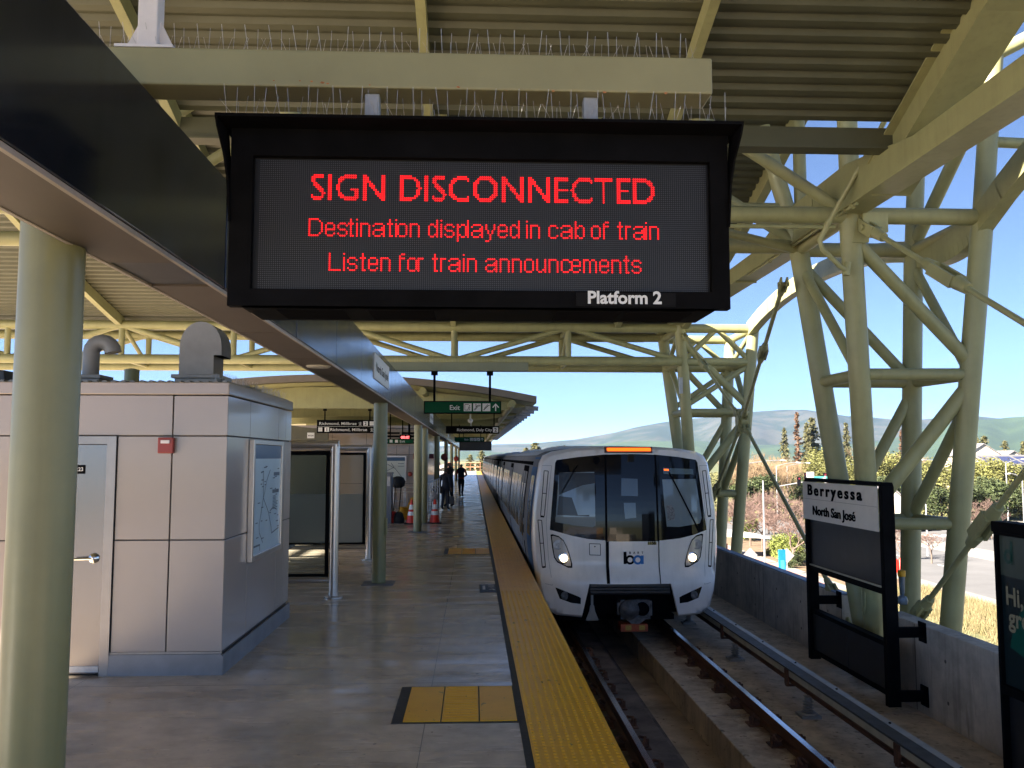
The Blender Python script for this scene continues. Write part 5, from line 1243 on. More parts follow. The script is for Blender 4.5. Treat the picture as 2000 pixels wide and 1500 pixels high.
# ================================================================== Berryessa name sign
XS = 5.15; YA, YZ = 10.98, 13.62; z0, z1 = -1.14, 1.63
t = thing('name_sign', 'black framed Berryessa North San José sign board standing beside the third rail', 'station sign', (XS, 12.3, z0))
m = MB().box(XS, XS+.16, YA, YA+.10, z0, z1-.05).box(XS, XS+.16, YZ-.10, YZ, z0+.02, z1-.05).prism([(YA, 0), (YZ, 0), (YZ, .0), (YZ-.05, .05), (YA+.05, .05), (YA, .0)][:0] or [(YA, -.0), (YZ, -.0), (YZ-.04, .05), (YA+.04, .05)], (XS, 0, z1-.05), Y, Z, X*.16)
m.box(XS+.02, XS+.14, YA+.1, YZ-.1, .22, .30).box(XS+.02, XS+.14, YA+.1, YZ-.1, -.42, -.36).box(XS+.02, XS+.14, YA+.1, YZ-.1, z0+.12, z0+.18)
m.build('frame', 'black', t, bevel=.006)
MB().box(XS-.02, XS-.002, YA+.105, YZ-.002, 1.005, z1-.055).build('name_panel', 'white', t, bevel=.003)
MB().box(XS+.05, XS+.10, YA+.1, YZ-.1, .30, 1.0).build('poster_panel', 'dark', t)
MB().box(XS+.05, XS+.10, YA+.1, 12.26, z0+.18, -.42).box(XS+.05, XS+.10, 12.28, YZ-.1, z0+.18, -.42).build('lower_panel', 'dark', t)
MB().box(XS+.0205, XS+.04, YA+.1, YZ-.1, .3005, .32).build('ledge', 'cream', t)
MB().box(XS-.0225, XS-.0205, YA+.106, YZ-.003, 1.315, 1.320).build('panel_seam', mat('fine seam', (.3, .27, .25), .6, var=0), t)
def letters(txt, cap, yl, yr, zb, bold, sp):
    m = MB(); vs, fs, xa, xb_ = text_geo(txt, bold, sp); kx = (yl-yr)/(xb_-xa); k = cap/CAPH
    for d in (0, 1): m.add([(XS-.032 if d == 0 else XS-.023, yl-(p[0]-xa)*kx, zb+p[1]*k) for p in vs], fs)
    nv = len(vs); ed = {}
    for f in fs:
        for a, c in zip(f, f[1:]+f[:1]): ed[(a, c)] = ed.get((a, c), 0)+1
    for (a, c) in ed:
        if (c, a) not in ed: m.f.append((a, c, nv+c, nv+a))
    return m
letters('Berryessa', .152, at(1581, 960, X=XS).y, at(1687, 965, X=XS).y, 1.38, .026, 1.35).build('lettering', 'seam', t)
letters('North San José', .128, at(1591, 995, X=XS).y, at(1674, 1005, X=XS).y, 1.09, .016, 1.0).build('lettering', 'seam', t)
for yy in (YA+.02, YZ-.09):
    for zz in (-.30, -1.08):
        m = MB().box(XS+.161, XW-.02, yy, yy+.06, zz, zz+.13).box(XW-.02, XW-.001, yy-.06, yy+.12, zz-.06, zz+.19)
        m.build('wall_bracket', 'black', t, bevel=.005)
t = thing('advert_screen', 'black framed advert screen with teal graphic at the right edge', 'screen', (XS, 7.6, -1.1))
ya, yz = 6.0, at(1938, 1018, X=XS).y; zt, zb = 1.31, -1.16
MB().box(XS, XS+.2, ya, yz, 1.19, zt).box(XS, XS+.2, yz-.045, yz, zb, 1.189).box(XS, XS+.2, ya, ya+.045, zb, 1.189).box(XS, XS+.2, ya+.045, yz-.045, -.34, -.25).box(XS+.02, XS+.2, ya+.045, yz-.045, zb, zb+.08).build('frame', 'black', t, bevel=.005)
MB().box(XS-.01, XS+.18, ya+.04, yz+.02, 1.215, zt+.01).build('header', 'black', t, bevel=.01)
MB().box(XS+.06, XS+.10, ya+.05, yz-.05, zb+.09, -.345).build('lower_panel', 'dark', t)
em = lambda n_, c, e: mat(n_, tuple(k*.4 for k in c), .3, var=.15, scale=2, emit=c, es=e*.05, spec=.2)
MB().box(XS+.04, XS+.06, ya+.045, yz-.045, -.249, 1.189).build('display', em('screen dark', (.006, .014, .020), .5), t)
o = (XS+.037, yz-.045, -.25); u, v = -Y, Z
MB().flat([(0, 1.05), (1.6, 1.02), (1.6, 1.43), (.0, 1.43)], o, u, v).build('top_graphic', em('screen grey teal', (.055, .075, .07), .4), t)
MB().ring((1.05, .12), .62, .98, (XS+.034, o[1], o[2]), u, v, 30, 60, 165).build('swoosh', em('screen teal', (.003, .06, .052), .5), t)
MB().text('Hi,', .165, (XS+.030, o[1]-.08, .53), u, v, bold=.025).build('lettering', em('screen cream', (.20, .195, .15), .5), t)
MB().text('green', .165, (XS+.030, o[1]-.10, .33), u, v, bold=.025).build('lettering', em('screen cream', (.20, .195, .15), .5), t)
MB().ring((.14, 1.24), .035, .07, (XS+.030, o[1], o[2]), u, v).flat([(.18, 1.165), (.215, 1.165), (.215, 1.39), (.18, 1.39)], (XS+.030, o[1], o[2]), u, v).build('logo', em('screen teal2', (.004, .05, .046), .5), t)
# ================================================================== people
def figure(label, px, yy, h, rz, top, legs, hair, headm, arms, stride=0.0, lean=0.0, group='people standing on the far platform'):
    pt = at(px, 960, Y=yy); k = h/1.75
    V, E, Rr = [], [], []
    def add(p, r, par=None):
        V.append(Vector(p)*k); Rr.append(r*k)
        if par is not None: E.append((par, len(V)-1))
        return len(V)-1
    pel = add((0, 0, .95), .15); wa = add((0, -.01+lean*.3, 1.12), .135, pel); ch = add((0, lean*.7, 1.32), .165, wa); up = add((0, lean, 1.44), .11, ch)
    nk = add((0, lean*1.1-.01, 1.53), .055, up); hd = add((0, lean*1.2-.03, 1.62), .085, nk); add((0, lean*1.2-.02, 1.70), .075, hd)
    for s in (-1, 1):
        hp = add((s*.09, 0, .88), .105, pel); kn = add((s*.10, -.03+stride*s*.15, .50), .072, hp); an = add((s*.10, .02+stride*s*.3, .10), .05, kn); add((s*.11, -.13+stride*s*.3, .04), .045, an)
        sh = add((s*.19, lean*.9, 1.40), .075, up)
        A = arms[0 if s < 0 else 1]; el = add((s*A[0][0], A[0][1], A[0][2]), .055, sh); wr = add((s*A[1][0], A[1][1], A[1][2]), .038, el)
        d = (V[wr]-V[el]).normalized(); pm = add(tuple(V[wr]/k+d*.07), .036, wr)
        lat = d.cross(Vector((1, 0, .01))).normalized()
        for j in range(4):
            b0 = V[pm]/k+d*.03+lat*(j-1.5)*.02; f1 = add(tuple(b0+d*.03), .010, pm); add(tuple(b0+d*(.07-.008*abs(j-1.5))+Vector((-s*.015, 0, 0))), .009, f1)
        add(tuple(V[wr]/k+d*.06+lat*.045), .011, wr)
    me = bpy.data.meshes.new('fig'); me.from_pydata([tuple(v) for v in V], E, []); o = bpy.data.objects.new('fig', me); COL.objects.link(o)
    sk = o.modifiers.new('skin', 'SKIN'); sk.use_smooth_shade = True
    for i, sv in enumerate(me.skin_vertices[0].data): sv.radius = (Rr[i], Rr[i]*(.72 if i in (0, 1, 2, 3) else 1)); sv.use_root = (i == 0)
    ss = o.modifiers.new('sub', 'SUBSURF'); ss.levels = 2; ss.render_levels = 2
    dg = bpy.context.evaluated_depsgraph_get(); m2 = bpy.data.meshes.new_from_object(o.evaluated_get(dg)); bpy.data.objects.remove(o)
    for nm in (top, legs, 'skin', hair, 'shoe', headm): m2.materials.append(M[nm])
    hands = [V[i] for i in range(len(V)) if Rr[i] < .04*k and V[i].z < 1.35*k and V[i].z > .3*k]
    for p in m2.polygons:
        c = p.center; z = c.z/k; p.use_smooth = True
        if z < .085: p.material_index = 4
        elif any((c-hh).length < .045*k for hh in hands): p.material_index = 2
        elif z < .93 and abs(c.x) < .2*k: p.material_index = 1
        elif z > 1.66 or (z > 1.56 and c.y > (lean*1.2-.0)*k): p.material_index = 5 if headm != 'skin' else 3
        elif z > 1.515: p.material_index = 2
        else: p.material_index = 0
    ob = bpy.data.objects.new('person', m2); COL.objects.link(ob); ob.location = (pt.x, yy, 0); ob.rotation_euler = (0, 0, rz); ROOT[ob.name] = Vector(ob.location)
    m = MB(); c = Vector((0, (lean*1.2-.03), 1.62))
    m.box(c.x-.012, c.x+.012, c.y-.115, c.y-.085, c.z-.02, c.z+.02).box(-.035, .035, c.y-.090, c.y-.08, c.z-.055, c.z-.045)
    m.box(-.045, -.02, c.y-.088, c.y-.078, c.z+.02, c.z+.032).box(.02, .045, c.y-.088, c.y-.078, c.z+.02, c.z+.032)
    for v in m.v: v *= k
    f = m.build('face', 'hair'); f.parent = ob
    tag(ob, label, 'person', group); return ob, pt, k
DN = ((.25, .02, 1.14), (.26, -.04, .90))
p1, pt, k = figure('person in a dark navy coat with a shoulder bag, nearest of the three', 869.5, 33.0, 1.57, math.radians(150), 'navy', 'navy', 'hair', 'skin', (DN, DN), .2)
m = MB().prism([(-.17, 0), (.17, 0), (.19, .26), (-.19, .26)], (pt.x-.28, 32.72, .62), X, Z, Y*.10).path([(pt.x-.28, 32.77, .88), (pt.x-.15, 32.8, 1.2), (pt.x+.05, 32.86, 1.36)], .018, 6); tag(m.build('shoulder_bag', 'blk', bevel=.02), 'black shoulder bag carried by the person in the navy coat', 'bag')
p2, pt, k = figure('person with a red cap and dark coat behind the navy coat', 879, 35.2, 1.80, math.radians(-60), 'blk', 'blk', 'hair', 'redcl', (DN, ((.24, -.12, 1.16), (.15, -.3, 1.1))), .3)
tag(MB().prism([(-.16, 0), (.16, 0), (.14, .30), (-.14, .30)], (pt.x+.03, 34.8, .12), X, Z, Y*.14).build('carry_bag', mat('grey bag', (.10, .10, .11), .6), bevel=.03), 'grey bag on the floor at the feet of the two people', 'bag')
p3, pt, k = figure('person in a dark red jacket and dark trousers walking farther away', 900.5, 44.0, 1.66, math.radians(20), 'redcl', 'navy', 'hair', 'skin', (((.27, -.02, 1.16), (.27, -.1, .94)), ((.27, -.10, 1.16), (.12, -.28, 1.08))), .35)
m = MB().prism([(-.15, 0), (.15, 0), (.17, .42), (.1, .5), (-.1, .5), (-.17, .42)], (pt.x, 43.80, .96), X, Z, Y*.07); tag(m.build('vest_bag', 'navy', bevel=.03), 'dark navy pack worn over the dark red jacket', 'bag')
# ================================================================== street level, hills, trees
ZG = -8.0
def g(px, py): p = at(px, py, Z=ZG); return (p.x, p.y)
M['grass'] = mat('dry ground', (.17, .155, .075), .95, var=.3, scale=.08, col2=(.07, .10, .032), thr=(.40, .62), bump=.3, bscale=2)
M['road'] = mat('pale asphalt', (.18, .17, .165), .9, var=.12, scale=.25)
M['road2'] = mat('street asphalt', (.14, .137, .14), .9, var=.12, scale=.2)
M['walk'] = mat('pavement concrete', (.27, .25, .225), .9, var=.08, scale=.5)
M['redcurb'] = mat('red curb', (.45, .20, .15), .9, var=.1)
M['paint'] = mat('road paint', (.75, .75, .73), .8, var=.1)
M['mulch'] = mat('mulch', (.19, .13, .08), .95, var=.3, scale=1)
struct(MB().quad((-6000, -3000, ZG), (9000, -3000, ZG), (9000, 12000, ZG), (-6000, 12000, ZG)).build('ground', 'grass'))
def sheet(name, m, x0, x1, y0, y1, dz): struct(MB().box(x0, x1, y0, y1, ZG-.2, ZG+dz).build(name, m))
sheet('bounce_ground', mat('pale plaza', (.62, .55, .46), .9, var=.08, scale=.1), -150, -16.5, -120, 160, .02); sheet('road', 'road', 9, 27.2, -40, 260, .012)  # unseen pale ground on the left added to bounce sun under the roof
sheet('pavement', 'walk', 27.4, 28.6, 66, 260, .12); sheet('kerb', 'redcurb', 27.2, 27.4, 66, 260, .13)
sheet('planting_bed', 'mulch', 28.6, 35, 66, 112, .10)
sheet('pavement', 'walk', 34.6, 36.2, -40, 112, .12)
sheet('road', 'road2', 36.2, 50, -40, 300, .016); sheet('median', 'walk', 50, 54.5, -40, 112, .13)
sheet('road', 'road2', 54.5, 69, -40, 300, .020); sheet('pavement', 'walk', 69, 73, -40, 112, .12)
sheet('road', 'road2', 27.5, 240, 114, 130, .024); sheet('pavement', 'walk', 74, 240, 111, 113.5, .12); sheet('pavement', 'walk', 74, 240, 131, 134, .12)
sheet('planting_bed', mat('orange mulch', (.27, .145, .065), .95, var=.25, scale=1), 73, 140, 96, 111, .06)
b = MB()
for y in range(-30, 110, 9):
    b.box(43, 43.14, y, y+3, ZG+.02, ZG+.024).box(61.6, 61.74, y, y+3, ZG+.023, ZG+.027)
for k in range(9): b.box(55.6+k*1.5, 56.3+k*1.5, 109, 112, ZG+.023, ZG+.027)
struct(b.build('road_marking', 'paint'))
b = MB()
for i in range(30000):
    x, y = random.uniform(28.4, 34.4), random.uniform(38, 66)
    if random.random() < .3: x = random.uniform(20, 34.4); y = random.uniform(30, 66)
    if x < 27.6: continue
    h = random.uniform(.25, .7); a = random.uniform(0, 6.28); dx, dy = .022*math.cos(a), .022*math.sin(a); lx, ly = random.uniform(-.25, .25), random.uniform(-.25, .25)
    b.add([(x-dx, y-dy, ZG), (x+dx, y+dy, ZG), (x+lx, y+ly, ZG+h)], [(0, 1, 2)])
o = b.build('dry_grass', mat('dry straw grass', (.205, .16, .085), .9, var=.25, scale=.5, col2=(.16, .14, .06), thr=(.35, .6))); tag(o, 'tall straw coloured dry grass beyond the parapet wall', 'grass', kind='stuff')
# hills
def hill(name, d0, prof, m, depth, seed, jag):
    rnd = random.Random(seed); n = 150; rows = 9; b = MB(); x0, x1 = prof[0][0], prof[-1][0]
    ph = [rnd.uniform(0, 6) for _ in range(8)]
    for j in range(rows+1):
        t = j/rows
        for i in range(n+1):
            px = x0+(x1-x0)*i/n
            for (a, ya), (c, yc) in zip(prof[:-1], prof[1:]):
                if a <= px <= c: py = ya+(yc-ya)*(px-a)/(c-a)
            p = at(px, py, Y=d0); top = p.z+10+jag*sum(math.sin(px*(.02*2**k)+ph[k])/(1.6**k) for k in range(5))
            yy = d0-depth*(1-t)
            rid = math.sin(px*.035+ph[5]+t*2.2)*.13+math.sin(px*.09+ph[6]-t*1.4)*.08+math.sin(px*.21+ph[4]+t*3)*.05
            z = ZG-12+(top-ZG+12)*(max(0, min(1, t+rid*math.sin(math.pi*t)))**1.15)
            b.v.append(Vector((p.x*(yy/d0), yy, z)))
    for j in range(rows):
        for i in range(n): k = j*(n+1)+i; b.f.append((k, k+1, k+n+2, k+n+1))
    o = b.build(name, m, smooth=180); return struct(o)
M['hillA'] = mat('far hill', (.085, .085, .06), .95, var=.3, scale=.0026, col2=(.028, .045, .022), thr=(.44, .56))
M['hillB'] = mat('green hill', (.05, .085, .03), .95, var=.25, scale=.0026, col2=(.03, .055, .02), thr=(.4, .6))
hill('hills', 7200, [(-2600, 862), (-600, 872), (400, 868), (800, 874), (930, 872), (1050, 868), (1130, 858), (1200, 848), (1290, 828), (1400, 815), (1440, 806), (1500, 805), (1560, 802), (1600, 806), (1650, 815), (1720, 818), (1790, 822), (1830, 820), (1880, 817), (1905, 815), (1950, 820), (2060, 822), (2600, 815), (3600, 835)], 'hillA', 2600, 3, 5)
hill('hills', 4700, [(-1200, 893), (700, 893), (960, 886), (1060, 884), (1120, 876), (1220, 868), (1330, 862), (1420, 868), (1500, 874), (1640, 872), (1740, 862), (1820, 838), (1900, 825), (1960, 818), (2060, 812), (2700, 800), (3600, 830)], 'hillB', 1500, 9, 4)
# ------------------------------------------------------------------ vegetation prototypes
def leafmat(name, col, var=.35):
    m = mat(name, col, .75, var=var, scale=.9, col2=tuple(c*.45 for c in col), thr=(.36, .62)); return m
M['needle'] = leafmat('conifer needles', (.115, .108, .04)); M['needle2'] = leafmat('dark blue needles', (.025, .045, .035)); M['needle3'] = leafmat('red brown needles', (.15, .075, .035))
M['willow'] = leafmat('yellow green leaves', (.155, .155, .04)); M['oak'] = leafmat('dark green leaves', (.055, .075, .022)); M['lime'] = leafmat('fresh green leaves', (.17, .20, .035))
M['bark'] = mat('bark', (.15, .11, .085), .9, var=.2, scale=2); M['twigpink'] = mat('pink brown twigs', (.165, .105, .088), .9, var=.25, scale=1); M['twigtan'] = mat('tan twigs', (.24, .165, .095), .9, var=.25, scale=.6)
def leafquad(b, p, s, rnd):
    a, c = rnd.uniform(0, 6.28), rnd.uniform(-1, 1); u = Vector((math.cos(a), math.sin(a), c)).normalized(); v = u.cross(Vector((rnd.uniform(-1, 1), rnd.uniform(-1, 1), rnd.uniform(-1, 1)))).normalized()
    b.add([p-u*s, p+v*s*.5, p+u*s, p-v*s*.5], [(0, 1, 2, 3)])
def conifer(seed, m, wid=.16, dens=1.0, loc=(0, 0, 0)):
    "unit height 10, copied to size"
    rnd = random.Random(seed); t = thing('conifer_tree', 'x', 'tree', loc, 'conifers on the skyline')
    b = MB().tube((0, 0, 0), (0, 0, 9.6), .17, 7, .02); b.v = [v+Vector(loc) for v in b.v]; b.build('trunk', 'bark', t)
    b = MB(); z = 1.2
    while z < 9.7:
        r = 10*wid*(1-(z/10))**.75*rnd.uniform(.65, 1.15)+.12
        for k in range(rnd.randint(5, 8)):
            if rnd.random() > dens: continue
            a = rnd.uniform(0, 6.28); rr = r*rnd.uniform(.6, 1.1); n = int(5+rr*9)
            for j in range(n):
                q = (j+.5)/n; p = Vector((math.cos(a)*rr*q, math.sin(a)*rr*q, z-.35*rr*q*q+rnd.uniform(-.1, .1)))
                leafquad(b, p+Vector((rnd.uniform(-.12, .12), rnd.uniform(-.12, .12), 0)), rnd.uniform(.13, .26), rnd)
        z += .27
    b.v = [v+Vector(loc) for v in b.v]; b.build('crown', m, t); return t
def bare(seed, m, loc, name='bare_tree', spread=.62, levels=5, upright=False, group='bare winter trees'):
    rnd = random.Random(seed); t = thing(name, 'x', 'tree', loc, group); tr, cr = MB(), MB()
    def grow(p, d, L, r, lv):
        q = p+d*L
        (tr if lv < 2 else cr).tube(p, q, r, 4 if lv > 1 else 6, r*.72, cap=False)
        if lv >= levels: return
        n = 3 if lv < levels-1 else 4
        for k in range(n):
            s = spread*rnd.uniform(.6, 1.2)*(1 if lv else .9)
            nd = (d+Vector((rnd.gauss(0, s), rnd.gauss(0, s), rnd.uniform(-.1, .35)+(.35 if upright else 0)))).normalized()
            grow(p+d*L*rnd.uniform(.55, 1), nd, L*rnd.uniform(.62, .86), max(r*.58, .012), lv+1)
    grow(Vector((0, 0, 0)), Vector((0, 0, 1)), 2.3 if not upright else 3.0, .13, 0)
    for b in (tr, cr): b.v = [v+Vector(loc) for v in b.v]
    tr.build('trunk', 'bark', t); cr.build('crown', m, t); return t
def leafy(seed, m, loc, R_=2.6, h=6.0, n=5200, name='leafy_tree', group='leafy trees by the street', cl=11):
    rnd = random.Random(seed); t = thing(name, 'x', 'tree', loc, group); b = MB().tube((0, 0, 0), (0, 0, h*.55), .16, 7, .08); C = []
    for k in range(cl):
        a = rnd.uniform(0, 6.28); rr = R_*rnd.uniform(.1, .75); c = Vector((math.cos(a)*rr, math.sin(a)*rr, h*rnd.uniform(.38, .88))); C.append((c, R_*rnd.uniform(.28, .5)))
        b.tube((0, 0, h*.35), c, .06, 5, .02, cap=False)
    b.v = [v+Vector(loc) for v in b.v]; b.build('trunk', 'bark', t); b = MB()
    for k in range(n):
        c, r = C[rnd.randrange(cl)]; d = Vector((rnd.gauss(0, 1), rnd.gauss(0, 1), rnd.gauss(0, .8))).normalized()
        leafquad(b, c+d*r*rnd.uniform(.55, 1.15), rnd.uniform(.07, .16), rnd)
    b.v = [v+Vector(loc) for v in b.v]; b.build('crown', m, t); return t
def place(proto, px, ybase, ytop, unit, label, used={}, dist=None, wx=1.0):
    "stand a copy on the street level so that base and top fall on two photo rows"
    p = at(px, ybase, Z=ZG) if dist is None else at(px, 893, Y=dist); top = at(px, ytop, Y=p.y).z
    s = max(.2, (top-ZG)/unit); o = proto if proto.name not in used else copy_tree(proto)
    used[proto.name] = 1; o.location = (p.x, p.y, ZG); o.rotation_euler = (0, 0, (px*1.7) % 6.28); o.scale = (s*wx, s*wx, s); o['label'] = label; return o
cA = conifer(1, 'needle', .23); cB = conifer(2, 'needle', .26, .95); cC = conifer(3, 'needle3', .075, .55); cD = conifer(4, 'needle2', .2)
for pr, px, yt, d, lab, wx in ((cA, 1533, 832, 300, 'slender tan conifer left of the tall bare-looking spire tree', .8), (cC, 1558, 801, 300, 'thin reddish spire tree, tallest on the skyline', 1), (cB, 1577, 822, 300, 'broad conifer touching the taller pointed one', .75), (cA, 1588, 812, 305, 'tall pointed conifer left of the tower legs', 1.25),
        (cD, 1612, 850, 290, 'small dark bluish conifer behind the left tower leg', 1), (cA, 1654, 822, 300, 'conifer seen between the two front tower legs', .8), (cC, 1762, 836, 300, 'thin brown conifer glimpsed between tower braces', 1.2),
        (cB, 1907, 846, 250, 'dark conifer above the white gable house, left one', 1.0), (cB, 1924, 848, 252, 'dark conifer above the white gable house, right one', 1.25), (cB, 1963, 858, 255, 'rounded brown conifer right of the white gable', 1.2), (cA, 1999, 859, 255, 'conifer at the right edge of the photo', 1),
        (cB, 1046, 862, 260, 'sunlit evergreen above the middle of the train roof', 1.9), (cB, 1028, 872, 265, 'low evergreen beside the one above the train roof', 1.5), (cA, 1102, 868, 420, 'small distant evergreen above the train roof', 1.2), (cB, 940, 877, 170, 'evergreen at the far end of the platform beside the train', 1.2), (cB, 918, 886, 260, 'small yellowish evergreen beyond the end of the platform', 1.6)):
    place(pr, px, 0, yt, 10, lab, dist=d, wx=wx)
tA = bare(11, 'twigtan', (0, 0, 0), 'poplar_tree', .34, 5, True, 'tall tan leafless poplars'); tB = bare(12, 'twigtan', (0, 0, 0), 'poplar_tree', .42, 5, True, 'tall tan leafless poplars')
rp = random.Random(5)
for k in range(44):
    px = 1428+k*3.5+rp.uniform(-3, 3); yt = 878+abs(px-1480)*.10+rp.uniform(-8, 14); place((tA, tB)[k % 2], px, 0, yt, 9.5, 'tan leafless poplar in the grove behind the street lamps', dist=rp.uniform(140, 215), wx=rp.uniform(.8, 1.3))
for k in range(14):
    place((tA, tB)[k % 2], 952+k*8+rp.uniform(-4, 4), 0, rp.uniform(876, 888), 9.5, 'orange tan leafless tree rising beyond the train roof at the end of the platform', dist=rp.uniform(230, 300), wx=1.3)
for k in range(10):
    place((tA, tB)[k % 2], 1690+k*11, 0, rp.uniform(862, 886), 9.5, 'brown leafless tree behind the right tower legs', dist=rp.uniform(220, 280), wx=1.3)
wA = leafy(21, 'willow', (0, 0, 0)); wB = leafy(22, 'willow', (0, 0, 0), 3.2, 5.4); oA = leafy(23, 'oak', (0, 0, 0), 2.2, 5.0); lA = leafy(24, 'lime', (0, 0, 0), 2.0, 2.6, 3200, 'shrub', 'green shrubs in the planting bed', 8); lB = leafy(25, 'oak', (0, 0, 0), 2.0, 2.2, 3000, 'shrub', 'green shrubs in the planting bed', 8)
for pr, px, yt, d, un, lab, wx in ((wA, 1605, 885, 190, 5.8, 'yellow green tree left of the front tower leg', 1.2), (wB, 1632, 902, 180, 5.4, 'yellow green tree between the tower legs', 1.2), (wA, 1585, 905, 185, 5.8, 'olive tree behind the traffic signals', 1.1), (wA, 1710, 898, 170, 5.8, 'bright yellow green tree right of the front tower legs', 1.1), (wB, 1738, 888, 175, 5.4, 'yellow green tree behind the middle brace', 1.1),
        (wB, 1690, 930, 150, 5.4, 'low yellow tree behind the name sign', 1.2), (wA, 1890, 915, 135, 5.8, 'olive yellow tree below the white gable house', 1.3), (wB, 1918, 904, 138, 5.4, 'broad yellow green tree below the white gable house', 1.35), (wA, 1948, 908, 136, 5.8, 'yellow green tree left of the right tie rod', 1.2), (oA, 1470, 925, 140, 4.8, 'dark green tree under the curved street lamp', 1.3), (oA, 1560, 925, 150, 4.8, 'dark green tree behind the traffic signals', .9), (oA, 1905, 945, 112, 4.8, 'dark green tree at the street corner left of the tie rod', 1.3), (oA, 1952, 930, 118, 4.8, 'dark green street tree crossed by the tie rod', 1.0), (oA, 1835, 950, 125, 4.8, 'dark green tree seen between tower braces', 1.2), (oA, 1885, 892, 175, 4.8, 'dark green tree left of the white gable house', .9), (oA, 1760, 930, 130, 4.8, 'dark green tree behind the vertical tower leg', 1.2),
        (wB, 1985, 915, 140, 5.4, 'yellow green tree at the right edge below the houses', 1.2), (wA, 1820, 905, 160, 5.8, 'yellow green tree behind the crossing braces', 1.2), (wB, 1780, 915, 150, 5.4, 'yellow green tree behind the rear tower leg', 1.2)):
    place(pr, px, 0, yt, un, lab, dist=d, wx=wx)
pA = bare(31, 'twigpink', (0, 0, 0), 'bare_tree', .75, 6, False, 'pinkish leafless street trees'); pB = bare(32, 'twigpink', (0, 0, 0), 'bare_tree', .8, 6, False, 'pinkish leafless street trees')
for k, (px, yt, d) in enumerate(((1440, 962, 102), (1462, 955, 98), (1485, 960, 94), (1508, 958, 101), (1532, 968, 88), (1556, 960, 90), (1448, 950, 112), (1498, 948, 114), (1545, 985, 80), (1905, 968, 104), (1930, 972, 106), (1752, 1012, 84), (1812, 1020, 82))):
    lab = 'pinkish leafless street tree in the planting bed beyond the wall' if px < 1600 else ('pinkish leafless tree at the far street corner' if px > 1850 else 'small leafless tree seen between the lower tower legs')
    place((pA, pB)[k % 2], px, 0, yt, 7.2, lab, dist=d, wx=1.15)
for pr, px, yt, d, lab in ((lA, 1520, 1042, 80, 'bright green shrub left of the name sign post'), (lB, 1512, 1056, 84, 'dark green shrub beside the white shelter tip'), (lA, 1540, 1050, 77, 'bright green shrub touching the name sign edge'), (lB, 1556, 1072, 75, 'low dark green shrub at the name sign edge'), (lA, 1450, 1012, 100, 'green shrub under the pink trees near the train corner'), (lB, 1535, 1085, 73.5, 'low grassy shrub along the red kerb'), (lA, 1495, 1068, 84, 'low lime shrub along the red kerb')):
    place(pr, px, 0, yt+6, 2.5, lab, dist=d+5, wx=.9)
# undergrowth far off reads as one mass
b = MB(); rnd = random.Random(77)
for k in range(30000):
    y = rnd.uniform(135, 330); x = y*rnd.uniform(.26, .72)
    leafquad(b, Vector((x, y, ZG+rnd.uniform(.1, 2.6)+max(0, (y-180)*.012))), rnd.uniform(.3, .7), rnd)
for k in range(9000):
    y = rnd.uniform(160, 500); x = y*rnd.uniform(-.14, .12)
    if abs(x) < 8: continue
    leafquad(b, Vector((x, y, ZG+rnd.uniform(.1, 6.5))), rnd.uniform(.3, .8), rnd)
o = b.build('far_undergrowth', mat('olive undergrowth', (.135, .125, .05), .85, var=.3, scale=.12, col2=(.085, .09, .03), thr=(.35, .65))); tag(o, 'olive undergrowth filling the far side of the streets', 'undergrowth', kind='stuff')
# ------------------------------------------------------------------ houses, lamps, signals, vehicles
def gable(px, yb, dist, w_, dep, hwall, hroof, label, wallm='wht', solar=False):
    p = at(px, 893, Y=dist); t = thing('house', label, 'house', (p.x, dist, ZG), 'houses beyond the trees'); x, y = p.x, dist
    ze = at(px, yb, Y=dist).z
    b = MB().box(x-w_/2, x+w_/2, y, y+dep, ZG, ze).prism([(-w_/2, ze), (w_/2, ze), (0, ze+hroof)], (x, y+.01, 0), X, Z, Y*(dep-.02)); b.build('wall', mat('cream wall', (.48, .43, .36), .8, var=.05), t)
    b = MB()
    for s in (-1, 1):
        a = Vector((x+s*(w_/2+.5), y-.4, ze-hroof*.5/(w_/2)+.05)); c = Vector((x, y-.4, ze+hroof+.05)); b.prism([(0, 0), (0, .2)], (0, 0, 0), X, Z, Y) if False else b.add([a, c, c+Y*(dep+.8), a+Y*(dep+.8), a+Z*.18, c+Z*.18, c+Y*(dep+.8)+Z*.18, a+Y*(dep+.8)+Z*.18], [(0, 1, 2, 3), (4, 7, 6, 5), (0, 4, 5, 1), (1, 5, 6, 2), (2, 6, 7, 3), (3, 7, 4, 0)])
    b.build('roof', mat('grey shingle', (.20, .19, .20), .85, var=.12), t)
    return t, x, y, ze
t, x, y, ze = gable(1921, 889, 205, 8.4, 12, 5, 2.6, 'cream gable house with grey roof and solar panels beyond the trees')
b = MB().prism([(0, 0), (7, 2.2), (7, 2.4), (0, .2)], (x-3, y-7.5, ze-2.3), Y, Z, X*13); b.build('porch_roof', 'road2', t)
b = MB()
for k in range(3): b.prism([(.4, .34), (5.5, 1.94), (5.5, 2.0), (.4, .40)], (x-2.6+k*4.2, y-7.5, ze-2.3), Y, Z, X*3.4)
b.build('solar_panel', mat('solar panel', (.05, .055, .12), .2, var=.1), t)
MB().box(x-3, x+10, y-6.5, y-.1, ZG, ze-2.2).build('porch', mat('grey wall', (.42, .40, .38), .8), t)
gable(1980, 894, 208, 5, 9, 5, 1.5, 'smaller cream gable house at the right edge beyond the trees')
gable(1732, 985, 120, 6, 8, 4, 2.6, 'small brown gabled hut behind the front tower leg')
